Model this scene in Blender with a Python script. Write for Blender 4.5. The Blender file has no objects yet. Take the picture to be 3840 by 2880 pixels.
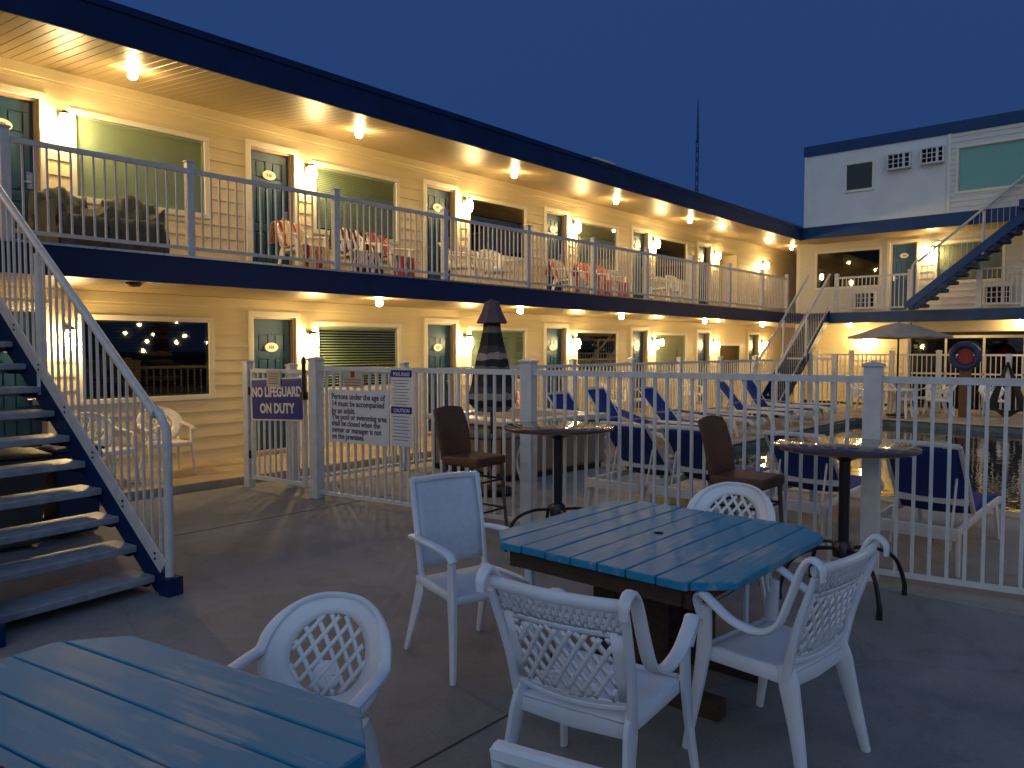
import bpy, math, random
from mathutils import Vector, Matrix, Euler
random.seed(7)
sc = bpy.context.scene
COL = sc.collection
PI = math.pi
R = math.radians

# ------------------------------------------------------------------ materials
def newmat(name):
    m = bpy.data.materials.new(name); m.use_nodes = True
    nt = m.node_tree
    return m, nt, nt.nodes, nt.links, nt.nodes['Principled BSDF']

def mat(name, col, rough=0.6, var=0.12, scale=6.0, bump=0.0, bscale=60.0, metal=0.0, emit=None, estr=0.0, spec=0.5, coat=0.0, stretch=None, sheen=0):
    m, nt, N, L, b = newmat(name)
    b.inputs['Roughness'].default_value = rough
    b.inputs['Metallic'].default_value = metal
    b.inputs['Specular IOR Level'].default_value = spec
    if coat: b.inputs['Coat Weight'].default_value = coat
    c = (*col, 1)
    tc = N.new('ShaderNodeTexCoord')
    src = tc.outputs['Object']
    if stretch:
        mp = N.new('ShaderNodeMapping'); mp.inputs['Scale'].default_value = stretch
        L.new(src, mp.inputs['Vector']); src = mp.outputs[0]
    if var > 0:
        n = N.new('ShaderNodeTexNoise'); n.inputs['Scale'].default_value = scale; n.inputs['Detail'].default_value = 6
        L.new(src, n.inputs['Vector'])
        r = N.new('ShaderNodeValToRGB')
        r.color_ramp.elements[0].position = .3; r.color_ramp.elements[1].position = .7
        r.color_ramp.elements[0].color = (*[x * (1 - var) for x in col], 1)
        r.color_ramp.elements[1].color = (*[min(1, x * (1 + var)) for x in col], 1)
        L.new(n.outputs['Fac'], r.inputs['Fac']); L.new(r.outputs['Color'], b.inputs['Base Color'])
        mr = N.new('ShaderNodeMapRange'); mr.inputs['To Min'].default_value = max(0, rough - .1); mr.inputs['To Max'].default_value = min(1, rough + .1)
        L.new(n.outputs['Fac'], mr.inputs['Value']); L.new(mr.outputs[0], b.inputs['Roughness'])
    else:
        b.inputs['Base Color'].default_value = c
    if bump > 0:
        n2 = N.new('ShaderNodeTexNoise'); n2.inputs['Scale'].default_value = bscale; n2.inputs['Detail'].default_value = 4
        L.new(src, n2.inputs['Vector'])
        bp = N.new('ShaderNodeBump'); bp.inputs['Strength'].default_value = bump; bp.inputs['Distance'].default_value = .01
        L.new(n2.outputs['Fac'], bp.inputs['Height']); L.new(bp.outputs['Normal'], b.inputs['Normal'])
    if emit:
        b.inputs['Emission Color'].default_value = (*emit, 1); b.inputs['Emission Strength'].default_value = estr
    return m

def painted_wood(name, base, wood):
    m, nt, N, L, b = newmat(name)
    tc = N.new('ShaderNodeTexCoord')
    mp = N.new('ShaderNodeMapping'); mp.inputs['Scale'].default_value = (1.2, 11, 8)
    L.new(tc.outputs['Object'], mp.inputs['Vector'])
    n = N.new('ShaderNodeTexNoise'); n.inputs['Scale'].default_value = 2.2; n.inputs['Detail'].default_value = 9; n.inputs['Roughness'].default_value = .65
    L.new(mp.outputs[0], n.inputs['Vector'])
    n2 = N.new('ShaderNodeTexNoise'); n2.inputs['Scale'].default_value = 2.4; n2.inputs['Detail'].default_value = 3
    L.new(tc.outputs['Object'], n2.inputs['Vector'])
    mul = N.new('ShaderNodeMath'); mul.operation = 'MULTIPLY'
    L.new(n.outputs['Fac'], mul.inputs[0]); L.new(n2.outputs['Fac'], mul.inputs[1])
    r = N.new('ShaderNodeValToRGB'); e = r.color_ramp.elements
    e[0].position = .285; e[0].color = (0, 0, 0, 1); e[1].position = .36; e[1].color = (1, 1, 1, 1)
    L.new(mul.outputs[0], r.inputs['Fac'])
    sc2 = N.new('ShaderNodeMath'); sc2.operation = 'MULTIPLY'; sc2.inputs[1].default_value = .45
    L.new(r.outputs['Color'], sc2.inputs[0])
    v = N.new('ShaderNodeMixRGB'); v.inputs['Color1'].default_value = (*[x * .8 for x in base], 1); v.inputs['Color2'].default_value = (*[min(1, x * 1.2) for x in base], 1)
    L.new(n.outputs['Fac'], v.inputs['Fac'])
    mx = N.new('ShaderNodeMixRGB'); mx.inputs['Color2'].default_value = (*wood, 1)
    L.new(v.outputs[0], mx.inputs['Color1']); L.new(sc2.outputs[0], mx.inputs['Fac'])
    L.new(mx.outputs[0], b.inputs['Base Color'])
    b.inputs['Specular IOR Level'].default_value = .35
    mrr = N.new('ShaderNodeMapRange'); mrr.inputs['To Min'].default_value = .34; mrr.inputs['To Max'].default_value = .62; L.new(n.outputs['Fac'], mrr.inputs['Value']); L.new(mrr.outputs[0], b.inputs['Roughness'])
    bp = N.new('ShaderNodeBump'); bp.inputs['Strength'].default_value = .25; bp.inputs['Distance'].default_value = .004
    L.new(n.outputs['Fac'], bp.inputs['Height']); L.new(bp.outputs[0], b.inputs['Normal'])
    return m

def concrete(name, a, c, rough=.75):
    m, nt, N, L, b = newmat(name)
    tc = N.new('ShaderNodeTexCoord')
    n = N.new('ShaderNodeTexNoise'); n.inputs['Scale'].default_value = .9; n.inputs['Detail'].default_value = 8; n.inputs['Roughness'].default_value = .6
    n2 = N.new('ShaderNodeTexNoise'); n2.inputs['Scale'].default_value = 45; n2.inputs['Detail'].default_value = 5
    L.new(tc.outputs['Object'], n.inputs['Vector']); L.new(tc.outputs['Object'], n2.inputs['Vector'])
    mx = N.new('ShaderNodeMath'); mx.operation = 'MULTIPLY_ADD'; mx.inputs[1].default_value = .3
    L.new(n2.outputs['Fac'], mx.inputs[0]); L.new(n.outputs['Fac'], mx.inputs[2])
    r = N.new('ShaderNodeValToRGB'); r.color_ramp.elements[0].position = .45; r.color_ramp.elements[1].position = .85
    r.color_ramp.elements[0].color = (*a, 1); r.color_ramp.elements[1].color = (*c, 1)
    L.new(mx.outputs[0], r.inputs['Fac'])
    n3 = N.new('ShaderNodeTexNoise'); n3.inputs['Scale'].default_value = 3.1; n3.inputs['Detail'].default_value = 9; n3.inputs['Roughness'].default_value = .7; n3.inputs['Distortion'].default_value = .6
    L.new(tc.outputs['Object'], n3.inputs['Vector'])
    r3 = N.new('ShaderNodeValToRGB'); r3.color_ramp.elements[0].position = .36; r3.color_ramp.elements[0].color = (.66, .65, .64, 1); r3.color_ramp.elements[1].position = .50; r3.color_ramp.elements[1].color = (1, 1, 1, 1)
    L.new(n3.outputs['Fac'], r3.inputs['Fac'])
    vo = N.new('ShaderNodeTexVoronoi'); vo.feature = 'DISTANCE_TO_EDGE'; vo.inputs['Scale'].default_value = .42
    nd = N.new('ShaderNodeMixRGB'); nd.inputs['Fac'].default_value = .12
    L.new(tc.outputs['Object'], nd.inputs['Color1']); L.new(n3.outputs['Color'], nd.inputs['Color2']); L.new(nd.outputs[0], vo.inputs['Vector'])
    rv = N.new('ShaderNodeValToRGB'); rv.color_ramp.elements[0].position = 0; rv.color_ramp.elements[0].color = (.45, .44, .43, 1); rv.color_ramp.elements[1].position = .0035; rv.color_ramp.elements[1].color = (1, 1, 1, 1)
    L.new(vo.outputs['Distance'], rv.inputs['Fac'])
    m3 = N.new('ShaderNodeMixRGB'); m3.blend_type = 'MULTIPLY'; m3.inputs['Fac'].default_value = .5; L.new(r.outputs[0], m3.inputs['Color1']); L.new(r3.outputs[0], m3.inputs['Color2'])
    m4 = N.new('ShaderNodeMixRGB'); m4.blend_type = 'MULTIPLY'; m4.inputs['Fac'].default_value = .3; L.new(m3.outputs[0], m4.inputs['Color1']); L.new(rv.outputs[0], m4.inputs['Color2'])
    L.new(m4.outputs[0], b.inputs['Base Color'])
    mr = N.new('ShaderNodeMapRange'); mr.inputs['To Min'].default_value = rough - .22; mr.inputs['To Max'].default_value = rough + .15
    L.new(n.outputs['Fac'], mr.inputs['Value']); L.new(mr.outputs[0], b.inputs['Roughness'])
    bp = N.new('ShaderNodeBump'); bp.inputs['Strength'].default_value = .35; bp.inputs['Distance'].default_value = .004
    L.new(n2.outputs['Fac'], bp.inputs['Height']); L.new(bp.outputs[0], b.inputs['Normal'])
    return m

def stripes(name, cols, scale, axis=0, rough=.9, warp=.0):
    m, nt, N, L, b = newmat(name)
    tc = N.new('ShaderNodeTexCoord'); sp = N.new('ShaderNodeSeparateXYZ')
    L.new(tc.outputs['Object'], sp.inputs[0])
    n = N.new('ShaderNodeTexNoise'); n.inputs['Scale'].default_value = 7
    L.new(tc.outputs['Object'], n.inputs['Vector'])
    wa = N.new('ShaderNodeMath'); wa.operation = 'MULTIPLY'; wa.inputs[1].default_value = warp
    L.new(n.outputs['Fac'], wa.inputs[0])
    ad = N.new('ShaderNodeMath'); ad.operation = 'ADD'; L.new(sp.outputs[axis], ad.inputs[0]); L.new(wa.outputs[0], ad.inputs[1])
    mu = N.new('ShaderNodeMath'); mu.operation = 'MULTIPLY'; mu.inputs[1].default_value = scale
    L.new(ad.outputs[0], mu.inputs[0])
    fr = N.new('ShaderNodeMath'); fr.operation = 'FRACT'; L.new(mu.outputs[0], fr.inputs[0])
    r = N.new('ShaderNodeValToRGB'); r.color_ramp.interpolation = 'CONSTANT'
    e = r.color_ramp.elements
    k = len(cols)
    e[0].position = 0; e[0].color = (*cols[0], 1); e[1].position = 1 / k; e[1].color = (*cols[1], 1)
    for i in range(2, k):
        x = e.new(i / k); x.color = (*cols[i], 1)
    L.new(fr.outputs[0], r.inputs['Fac']); L.new(r.outputs[0], b.inputs['Base Color'])
    b.inputs['Roughness'].default_value = rough
    return m

def glassmat(name, tint=(.85, .9, .88), refl=.12, rough=.02):
    m = bpy.data.materials.new(name); m.use_nodes = True
    nt = m.node_tree; N = nt.nodes; L = nt.links; N.clear()
    o = N.new('ShaderNodeOutputMaterial'); mx = N.new('ShaderNodeMixShader')
    t = N.new('ShaderNodeBsdfTransparent'); t.inputs[0].default_value = (*tint, 1)
    g = N.new('ShaderNodeBsdfGlossy'); g.inputs['Roughness'].default_value = rough
    f = N.new('ShaderNodeFresnel'); f.inputs['IOR'].default_value = 1.5
    a = N.new('ShaderNodeMath'); a.operation = 'MULTIPLY_ADD'; a.inputs[1].default_value = .16; a.inputs[2].default_value = refl
    L.new(f.outputs[0], a.inputs[0]); L.new(a.outputs[0], mx.inputs[0])
    L.new(t.outputs[0], mx.inputs[1]); L.new(g.outputs[0], mx.inputs[2]); L.new(mx.outputs[0], o.inputs[0])
    return m

def emis(name, col, s):
    m, nt, N, L, b = newmat(name)
    b.inputs['Base Color'].default_value = (.9, .85, .7, 1); b.inputs['Roughness'].default_value = .4
    b.inputs['Emission Color'].default_value = (*col, 1); b.inputs['Emission Strength'].default_value = s
    return m

WARM = (1.0, .69, .30)
M = dict(
    siding=mat('cream_siding', (.74, .63, .40), .55, .05, 3, .15, 90, stretch=(.6, 1, 8)),
    siding_pale=mat('pale_siding', (.68, .65, .59), .6, .05, 3, .15, 90, stretch=(.6, 1, 8)),
    trim=mat('white_trim', (.78, .74, .62), .45, .05, 8),
    soffit=mat('varnished_soffit', (.37, .28, .15), .42, .05, .8, .0, coat=.0),
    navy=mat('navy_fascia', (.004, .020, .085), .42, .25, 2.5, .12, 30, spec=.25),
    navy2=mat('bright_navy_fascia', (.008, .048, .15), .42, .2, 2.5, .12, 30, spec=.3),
    rail=mat('white_rail_paint', (.62, .59, .56), .38, .1, 14),
    fence=mat('fence_vinyl', (.66, .64, .61), .36, .1, 10),
    teal=mat('teal_door_paint', (.010, .060, .125), .4, .12, 5),
    bluedoor=mat('blue_door_paint', (.015, .09, .20), .4, .12, 5),
    jamb=mat('door_jamb', (.52, .40, .28), .5, .1, 6),
    plate=mat('number_plate', (.85, .80, .62), .4, .05, 8),
    ink=mat('dark_ink', (.02, .02, .03), .6, 0),
    steel=mat('brushed_steel', (.5, .5, .52), .3, .1, 20, metal=1),
    black=mat('black_metal', (.008, .008, .009), .35, .2, 10),
    gap=mat('dark_interior', (.012, .011, .010), .9, 0),
    blind=mat('green_blind', (.45, .48, .34), .6, .06, 3),
    blind_d=mat('dark_blind', (.055, .06, .045), .6, .1, 3),
    blind_g=mat('grey_blind', (.34, .31, .21), .6, .06, 3),
    glass=glassmat('window_glass', refl=.02),
    glass_r=glassmat('dark_window_glass', (.4, .42, .38), refl=.05),
    deck=concrete('courtyard_concrete', (.152, .154, .160), (.265, .265, .27)),
    walk=concrete('walkway_concrete', (.36, .28, .18), (.50, .40, .27)),
    pooldeck=concrete('pool_deck_concrete', (.24, .22, .19), (.40, .36, .30)),
    joint=mat('joint_dark', (.055, .052, .05), .9, .2),
    tile=mat('pool_tile', (.10, .14, .15), .3, .3, 9),
    plastic=mat('white_resin', (.72, .75, .80), .36, .09, 5, .05, 160, spec=.5),
    plastic_w=mat('cream_resin', (.80, .76, .68), .36, .05, 9),
    slingw=mat('white_sling_fabric', (.60, .63, .72), .7, .06, 30, .4, 260),
    wicker=mat('brown_wicker', (.105, .038, .018), .55, .3, 40, .8, 130),
    stoolleg=mat('bronze_leg', (.10, .085, .07), .4, .25, 20),
    bronze=mat('bronze_table_top', (.12, .06, .03), .16, .25, 7, metal=.25, coat=.5),
    blue=painted_wood('blue_painted_boards', (.014, .23, .40), (.46, .45, .40)),
    brownwood=mat('weathered_wood', (.055, .032, .020), .8, .35, 9, .6, 30, stretch=(1, 1, 5)),
    tread=mat('grey_tread', (.29, .32, .36), .38, .2, 12, .5, 90),
    lounger=mat('white_lounger_frame', (.66, .63, .58), .4, .08, 8),
    sling=mat('navy_sling', (.009, .030, .20), .75, .15, 20, .4, 200),
    spa=mat('spa_panel', (.20, .14, .09), .7, .15, 5, .3, 20),
    spatop=mat('spa_rim', (.55, .50, .42), .4, .1, 6),
    umbB=stripes('striped_umbrella_canvas', [(.014, .014, .016), (.16, .14, .125), (.014, .014, .016), (.30, .26, .22), (.05, .045, .04), (.014, .014, .016)], 2.1, 2, .85, .10),
    umbTop=mat('umbrella_cap', (.11, .075, .085), .85, .2, 12),
    bin_grey=mat('bin_grey', (.055, .058, .052), .6, .15, 6),
    umbG=mat('taupe_umbrella_canvas', (.34, .30, .25), .85, .12, 6, .2, 60),
    signblue=mat('sign_navy', (.016, .020, .22), .35, .05, 5),
    signwhite=mat('sign_white', (.74, .71, .70), .45, .06, 5),
    signtext=mat('sign_text_white', (.75, .72, .66), .5, 0),
    signink=mat('sign_text_dark', (.05, .03, .08), .5, 0),
    paper=mat('paper_notice', (.50, .44, .36), .7, .08, 9),
    red=mat('faded_red', (.26, .02, .02), .5, .2, 6),
    ringblue=mat('navy_ring', (.010, .025, .10), .5, .2, 6),
    tan=mat('tan_box', (.52, .44, .33), .6, .1, 5),
    brown=mat('brown_board', (.13, .06, .03), .6, .2, 8),
    lamp=emis('lamp_glass_glow', WARM, 190),
    bulb=emis('bulb_glow', WARM, 300),
    bulbs=emis('small_bulb_glow', (1, .78, .42), 300),
    acw=mat('ac_grille_white', (.66, .66, .64), .5, .1, 8),
    roofm=mat('roof_membrane', (.05, .05, .055), .9, .2, 3),
    teal_curtain=mat('seafoam_curtain', (.40, .72, .66), .8, .05, 2),
    graytowel=mat('grey_green_towel', (.055, .066, .062), .95, .25, 8, .5, 60),
    mast=mat('mast_grey', (.02, .03, .06), .7, .1, 5),
    land=mat('dark_land', (.02, .022, .02), .95, .3, .2),
    towel1=stripes('orange_towel', [(.75, .50, .16), (.72, .62, .40), (.65, .20, .05), (.35, .02, .02), (.75, .55, .25)], 4.3, 1, .95, .12),
    towel2=stripes('brown_white_towel', [(.75, .66, .60), (.05, .015, .015), (.72, .62, .56), (.07, .02, .02)], 4.6, 1, .95, .10),
    towel3=stripes('red_green_towel', [(.60, .05, .03), (.70, .55, .42), (.10, .22, .16), (.62, .12, .08)], 4.0, 1, .95, .12),
    towel4=stripes('red_towel', [(.62, .10, .06), (.70, .16, .10), (.75, .35, .25)], 3.5, 1, .95, .05),
    towel5=stripes('cream_orange_towel', [(.72, .60, .42), (.72, .56, .36), (.62, .14, .06)], 2.2, 1, .95, .08),
)

# pool water
m, nt, N, L, b = newmat('pool_water')
b.inputs['Base Color'].default_value = (.006, .02, .028, 1); b.inputs['Roughness'].default_value = .03
b.inputs['Specular IOR Level'].default_value = .6
tc = N.new('ShaderNodeTexCoord'); n = N.new('ShaderNodeTexNoise'); n.inputs['Scale'].default_value = 3.2; n.inputs['Detail'].default_value = 3
L.new(tc.outputs['Object'], n.inputs['Vector'])
bp = N.new('ShaderNodeBump'); bp.inputs['Strength'].default_value = .25; bp.inputs['Distance'].default_value = .02
L.new(n.outputs['Fac'], bp.inputs['Height']); L.new(bp.outputs[0], b.inputs['Normal'])
M['water'] = m

# ------------------------------------------------------------------ geometry helper
def catmull(pts, sub=6):
    P = [Vector(p) for p in pts]; out = []
    for i in range(len(P) - 1):
        p0 = P[i - 1] if i else P[i] * 2 - P[i + 1]
        p1, p2 = P[i], P[i + 1]
        p3 = P[i + 2] if i + 2 < len(P) else p2 * 2 - p1
        for k in range(sub):
            t = k / sub
            out.append(.5 * ((2 * p1) + (p2 - p0) * t + (2 * p0 - 5 * p1 + 4 * p2 - p3) * t * t + (3 * p1 - p0 - 3 * p2 + p3) * t ** 3))
    out.append(P[-1]); return out

class MB:
    def __init__(s): s.v = []; s.f = []
    def add(s, vs, fs):
        o = len(s.v); s.v += [tuple(x) for x in vs]; s.f += [tuple(i + o for i in f) for f in fs]; return s
    def box(s, x0, x1, y0, y1, z0, z1):
        return s.add([(x0, y0, z0), (x1, y0, z0), (x1, y1, z0), (x0, y1, z0), (x0, y0, z1), (x1, y0, z1), (x1, y1, z1), (x0, y1, z1)],
                     [(0, 3, 2, 1), (4, 5, 6, 7), (0, 1, 5, 4), (1, 2, 6, 5), (2, 3, 7, 6), (3, 0, 4, 7)])
    def bar(s, p, q, w, h, side=None, w2=None, h2=None):
        p = Vector(p); q = Vector(q); d = (q - p).normalized()
        side = Vector(side) if side else Vector((0, 0, 1)).cross(d)
        if side.length < 1e-4: side = Vector((1, 0, 0))
        side = (side - d * side.dot(d)).normalized(); up = d.cross(side)
        w2 = w if w2 is None else w2; h2 = h if h2 is None else h2
        vs = []
        for c, a, bb in ((p, w, h), (q, w2, h2)):
            vs += [c - side * a / 2 - up * bb / 2, c + side * a / 2 - up * bb / 2, c + side * a / 2 + up * bb / 2, c - side * a / 2 + up * bb / 2]
        return s.add(vs, [(3, 2, 1, 0), (4, 5, 6, 7), (0, 1, 5, 4), (1, 2, 6, 5), (2, 3, 7, 6), (3, 0, 4, 7)])
    def sweep(s, pts, sizes, side=(0, 1, 0), n=8, sq=.62):
        """sweep a rounded-rectangle section; sizes = (w along side, h) or list of them"""
        P = [Vector(p) for p in pts]; K = len(P)
        if not isinstance(sizes, list): sizes = [sizes] * K
        elif len(sizes) != K:
            m_ = len(sizes) - 1; o = []
            for i in range(K):
                t = i / (K - 1) * m_; j = min(int(t), m_ - 1); f = t - j
                o.append((sizes[j][0] * (1 - f) + sizes[j + 1][0] * f, sizes[j][1] * (1 - f) + sizes[j + 1][1] * f))
            sizes = o
        vs = []
        S0 = Vector(side)
        for i, p in enumerate(P):
            d = (P[min(i + 1, K - 1)] - P[max(i - 1, 0)]).normalized()
            sd = S0 - d * S0.dot(d)
            if sd.length < 1e-3: sd = Vector((1, 0, 0)) - d * d.x
            sd.normalize(); up = d.cross(sd)
            w, h = sizes[i]
            for k in range(n):
                a = 2 * PI * (k + .5) / n; c, t = math.cos(a), math.sin(a)
                c = math.copysign(abs(c) ** sq, c); t = math.copysign(abs(t) ** sq, t)
                vs.append(p + sd * c * w / 2 + up * t * h / 2)
        fs = []
        for i in range(K - 1):
            for k in range(n):
                a = i * n + k; b_ = i * n + (k + 1) % n
                fs.append((a, b_, b_ + n, a + n))
        fs.append(tuple(range(n))[::-1]); fs.append(tuple((K - 1) * n + k for k in range(n)))
        return s.add(vs, fs)
    def tube(s, pts, r, n=8, side=(0, 1, 0)):
        if isinstance(r, list): return s.sweep(pts, [(2 * a, 2 * a) for a in r], side, n, 1)
        return s.sweep(pts, (2 * r, 2 * r), side, n, 1)
    def lathe(s, prof, c=(0, 0, 0), n=24, sx=1, sy=1):
        vs = []; K = len(prof)
        for r, z in prof:
            for k in range(n):
                a = 2 * PI * k / n; vs.append((c[0] + r * math.cos(a) * sx, c[1] + r * math.sin(a) * sy, c[2] + z))
        fs = []
        for i in range(K - 1):
            for k in range(n):
                a = i * n + k; b_ = i * n + (k + 1) % n
                fs.append((a, b_, b_ + n, a + n))
        if prof[0][0] > 1e-5: fs.append(tuple(range(n))[::-1])
        if prof[-1][0] > 1e-5: fs.append(tuple((K - 1) * n + k for k in range(n)))
        return s.add(vs, fs)
    def prism(s, poly, z0, z1):
        n = len(poly)
        return s.add([(x, y, z0) for x, y in poly] + [(x, y, z1) for x, y in poly],
                     [tuple(range(n))[::-1], tuple(range(n, 2 * n))] + [(i, (i + 1) % n, (i + 1) % n + n, i + n) for i in range(n)])
    def grid(s, fn, nu, nv):
        vs = [fn(i / nu, j / nv) for j in range(nv + 1) for i in range(nu + 1)]
        fs = [(j * (nu + 1) + i, j * (nu + 1) + i + 1, (j + 1) * (nu + 1) + i + 1, (j + 1) * (nu + 1) + i) for j in range(nv) for i in range(nu)]
        return s.add(vs, fs)
    def quad(s, a, b, c, d): return s.add([a, b, c, d], [(0, 1, 2, 3)])
    def build(s, name, m, parent=None, smooth=False, bevel=0, solid=0, seg=2, loc=None, rot=None, subs=0):
        me = bpy.data.meshes.new(name); me.from_pydata(s.v, [], s.f); me.update()
        me.materials.append(M[m] if isinstance(m, str) else m)
        o = bpy.data.objects.new(name, me); COL.objects.link(o)
        if parent:
            o.parent = parent
            if parent.get('_world'): o.location = -Vector(parent['_world'])
        if smooth:
            me.shade_smooth()
            try: me.set_sharp_from_angle(angle=R(40))
            except Exception: pass
        if solid:
            md = o.modifiers.new('s', 'SOLIDIFY'); md.thickness = solid; md.offset = 0
        if bevel:
            md = o.modifiers.new('b', 'BEVEL'); md.width = bevel; md.segments = seg; md.limit_method = 'ANGLE'
        if subs:
            md = o.modifiers.new('u', 'SUBSURF'); md.levels = subs; md.render_levels = subs
        if loc is not None: o.location = loc
        if rot is not None: o.rotation_euler = rot
        return o

def tag(o, label, cat, group=None, kind=None):
    if label: o['label'] = label
    if cat: o['category'] = cat
    if group: o['group'] = group
    if kind: o['kind'] = kind
    return o
def thing(name, label, cat, loc=(0, 0, 0), rz=0, group=None, world=False):
    o = bpy.data.objects.new(name, None); COL.objects.link(o); o.empty_display_size = .1
    o.location = loc; o.rotation_euler = (0, 0, rz)
    if world: o['_world'] = tuple(loc)
    return tag(o, label, cat, group)
def copy_tree(o, parent=None):
    c = o.copy(); COL.objects.link(c); c.parent = parent
    if parent: c.matrix_parent_inverse = o.matrix_parent_inverse
    for ch in [x for x in COL.objects if x.parent == o]: copy_tree(ch, c)
    return c
def struct(name, mb, m, **k):
    o = mb.build(name, m, **k); o['kind'] = 'structure'; return o

def letters(txt, size, parent, m, loc, rot, name='lettering', align='LEFT', weight=.0, sx=1.0, space=1.0):
    cu = bpy.data.curves.new(name, 'FONT'); cu.body = txt; cu.size = size; cu.align_x = align; cu.extrude = .0012; cu.offset = weight
    cu.space_line = space; cu.resolution_u = 3
    o = bpy.data.objects.new(name, cu); COL.objects.link(o)
    dg = bpy.context.evaluated_depsgraph_get()
    me = bpy.data.meshes.new_from_object(o.evaluated_get(dg))
    bpy.data.objects.remove(o); bpy.data.curves.remove(cu)
    me.materials.clear(); me.materials.append(M[m])
    o = bpy.data.objects.new(name, me); COL.objects.link(o)
    o.parent = parent; o.location = loc; o.rotation_euler = rot; o.scale = (sx, 1, 1)
    return o

# ------------------------------------------------------------------ camera
cam = bpy.data.cameras.new('camera'); co = bpy.data.objects.new('camera', cam); COL.objects.link(co)
cam.sensor_width = 36; cam.lens = 2850 / 3840 * 36; cam.clip_end = 2000; cam.clip_start = .05
PITCH = math.atan(133 / 2850); YAW = R(41.09)
co.location = (0, 0, 1.75); co.rotation_euler = (PI / 2 - PITCH, 0, YAW - PI / 2)
sc.camera = co

W = 10.58      # facade of the long wing (plane y)
YB = 8.42      # its balcony edge
XW = 24.0      # facade of the cross wing (plane x)
XB = 22.7      # its balcony edge
ZF = 2.80      # upper floor
P = 3.565      # bay pitch

# ------------------------------------------------------------------ ground, walkways, pool
px0, px1, py0, py1 = 9.5, 20.0, -9.0, 6.0
g = MB()
g.box(-400, px0 - .25, -400, 400, -.30, -.012); g.box(px1 + .25, 600, -400, 400, -.30, -.012)
g.box(px0 - .25, px1 + .25, py1 + .25, 400, -.30, -.012); g.box(px0 - .25, px1 + .25, -400, py0 - .25, -.30, -.012)
struct('ground', g, 'land')
struct('courtyard_paving', MB().box(-14, 5.9, -14, 9.02, -.2, 0), 'deck')
d = MB().box(5.902, px0, -14, 9.02, -.2, 0).box(px1, 30, -14, 9.02, -.2, 0).box(px0, px1, py1, 9.02, -.2, 0).box(px0, px1, -14, py0, -.2, 0)
struct('pool_deck', d, 'pooldeck')
struct('pool_coping', MB().box(px0 - .02, px1 + .02, py1, py1 + .28, -.05, .03).box(px0 - .3, px0, py0, py1 + .28, -.05, .03).box(px1, px1 + .3, py0, py1 + .28, -.05, .03), 'walk', bevel=.01)
struct('pool_basin', MB().box(px0, px1, py1 - .06, py1 - .002, -1.4, -.02).box(px0 + .002, px0 + .06, py0, py1 - .06, -1.4, -.02).box(px1 - .06, px1 - .002, py0, py1 - .06, -1.4, -.02).box(px0, px1, py0, py1, -1.5, -1.4), 'tile')
struct('pool_water', MB().quad((px0 + .06, py0, -.13), (px1 - .06, py0, -.13), (px1 - .06, py1 - .06, -.13), (px0 + .06, py1 - .06, -.13)), 'water')
struct('walkway', MB().box(-14, 30, 9.03, W + .3, -.2, .10), 'walk', bevel=.01)
j = MB()
for y in (2.35, 7.0, -2.3): j.box(-14, 5.85, y - .005, y + .005, .001, .003)
j.box(-2.205, -2.195, -14, 9.0, .001, .003)
struct('paving_joint', j, 'joint')

# ------------------------------------------------------------------ building skins
def lap(mb, s0, s1, z0, z1, holes, f, e=.185):
    """lap siding on a facade; f(s, depth, z) -> xyz"""
    k = 0; z = z0
    while z < z1 - 1e-4:
        zt = min(z + e, z1)
        cuts = sorted({z, zt} | {h[2] for h in holes if z < h[2] < zt} | {h[3] for h in holes if z < h[3] < zt})
        for a, b_ in zip(cuts, cuts[1:]):
            zm = (a + b_) / 2
            iv = [(s0, s1)]
            for h in holes:
                if h[2] < zm < h[3]:
                    nv = []
                    for p_, q_ in iv:
                        if h[1] <= p_ or h[0] >= q_: nv.append((p_, q_)); continue
                        if h[0] > p_: nv.append((p_, h[0]))
                        if h[1] < q_: nv.append((h[1], q_))
                    iv = nv
            da = .016 * (1 - (a - z) / e) + .002; db = .016 * (1 - (b_ - z) / e) + .002
            for p_, q_ in iv:
                mb.quad(f(p_, da, a), f(q_, da, a), f(q_, db, b_), f(p_, db, b_))
                if a == z: mb.quad(f(p_, .0, a), f(q_, .0, a), f(q_, da, a), f(p_, da, a))
        z = zt

def box3(mb, f, s0, s1, d0, d1, z0, z1):
    vs = [f(s, d_, z) for z in (z0, z1) for (s, d_) in ((s0, d0), (s1, d0), (s1, d1), (s0, d1))]
    mb.add(vs, [(0, 3, 2, 1), (4, 5, 6, 7), (0, 1, 5, 4), (1, 2, 6, 5), (2, 3, 7, 6), (3, 0, 4, 7)]); return mb

def frame(mb, f, s0, s1, z0, z1, w=.075, d0=-.02, d1=.035, bottom=True):
    box3(mb, f, s0 - w, s0, d0, d1, z0, z1); box3(mb, f, s1, s1 + w, d0, d1, z0, z1)
    box3(mb, f, s0 - w, s1 + w, d0, d1 + .002, z1, z1 + w)
    if bottom: box3(mb, f, s0 - w, s1 + w, d0, d1 + .012, z0 - w, z0)

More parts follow.
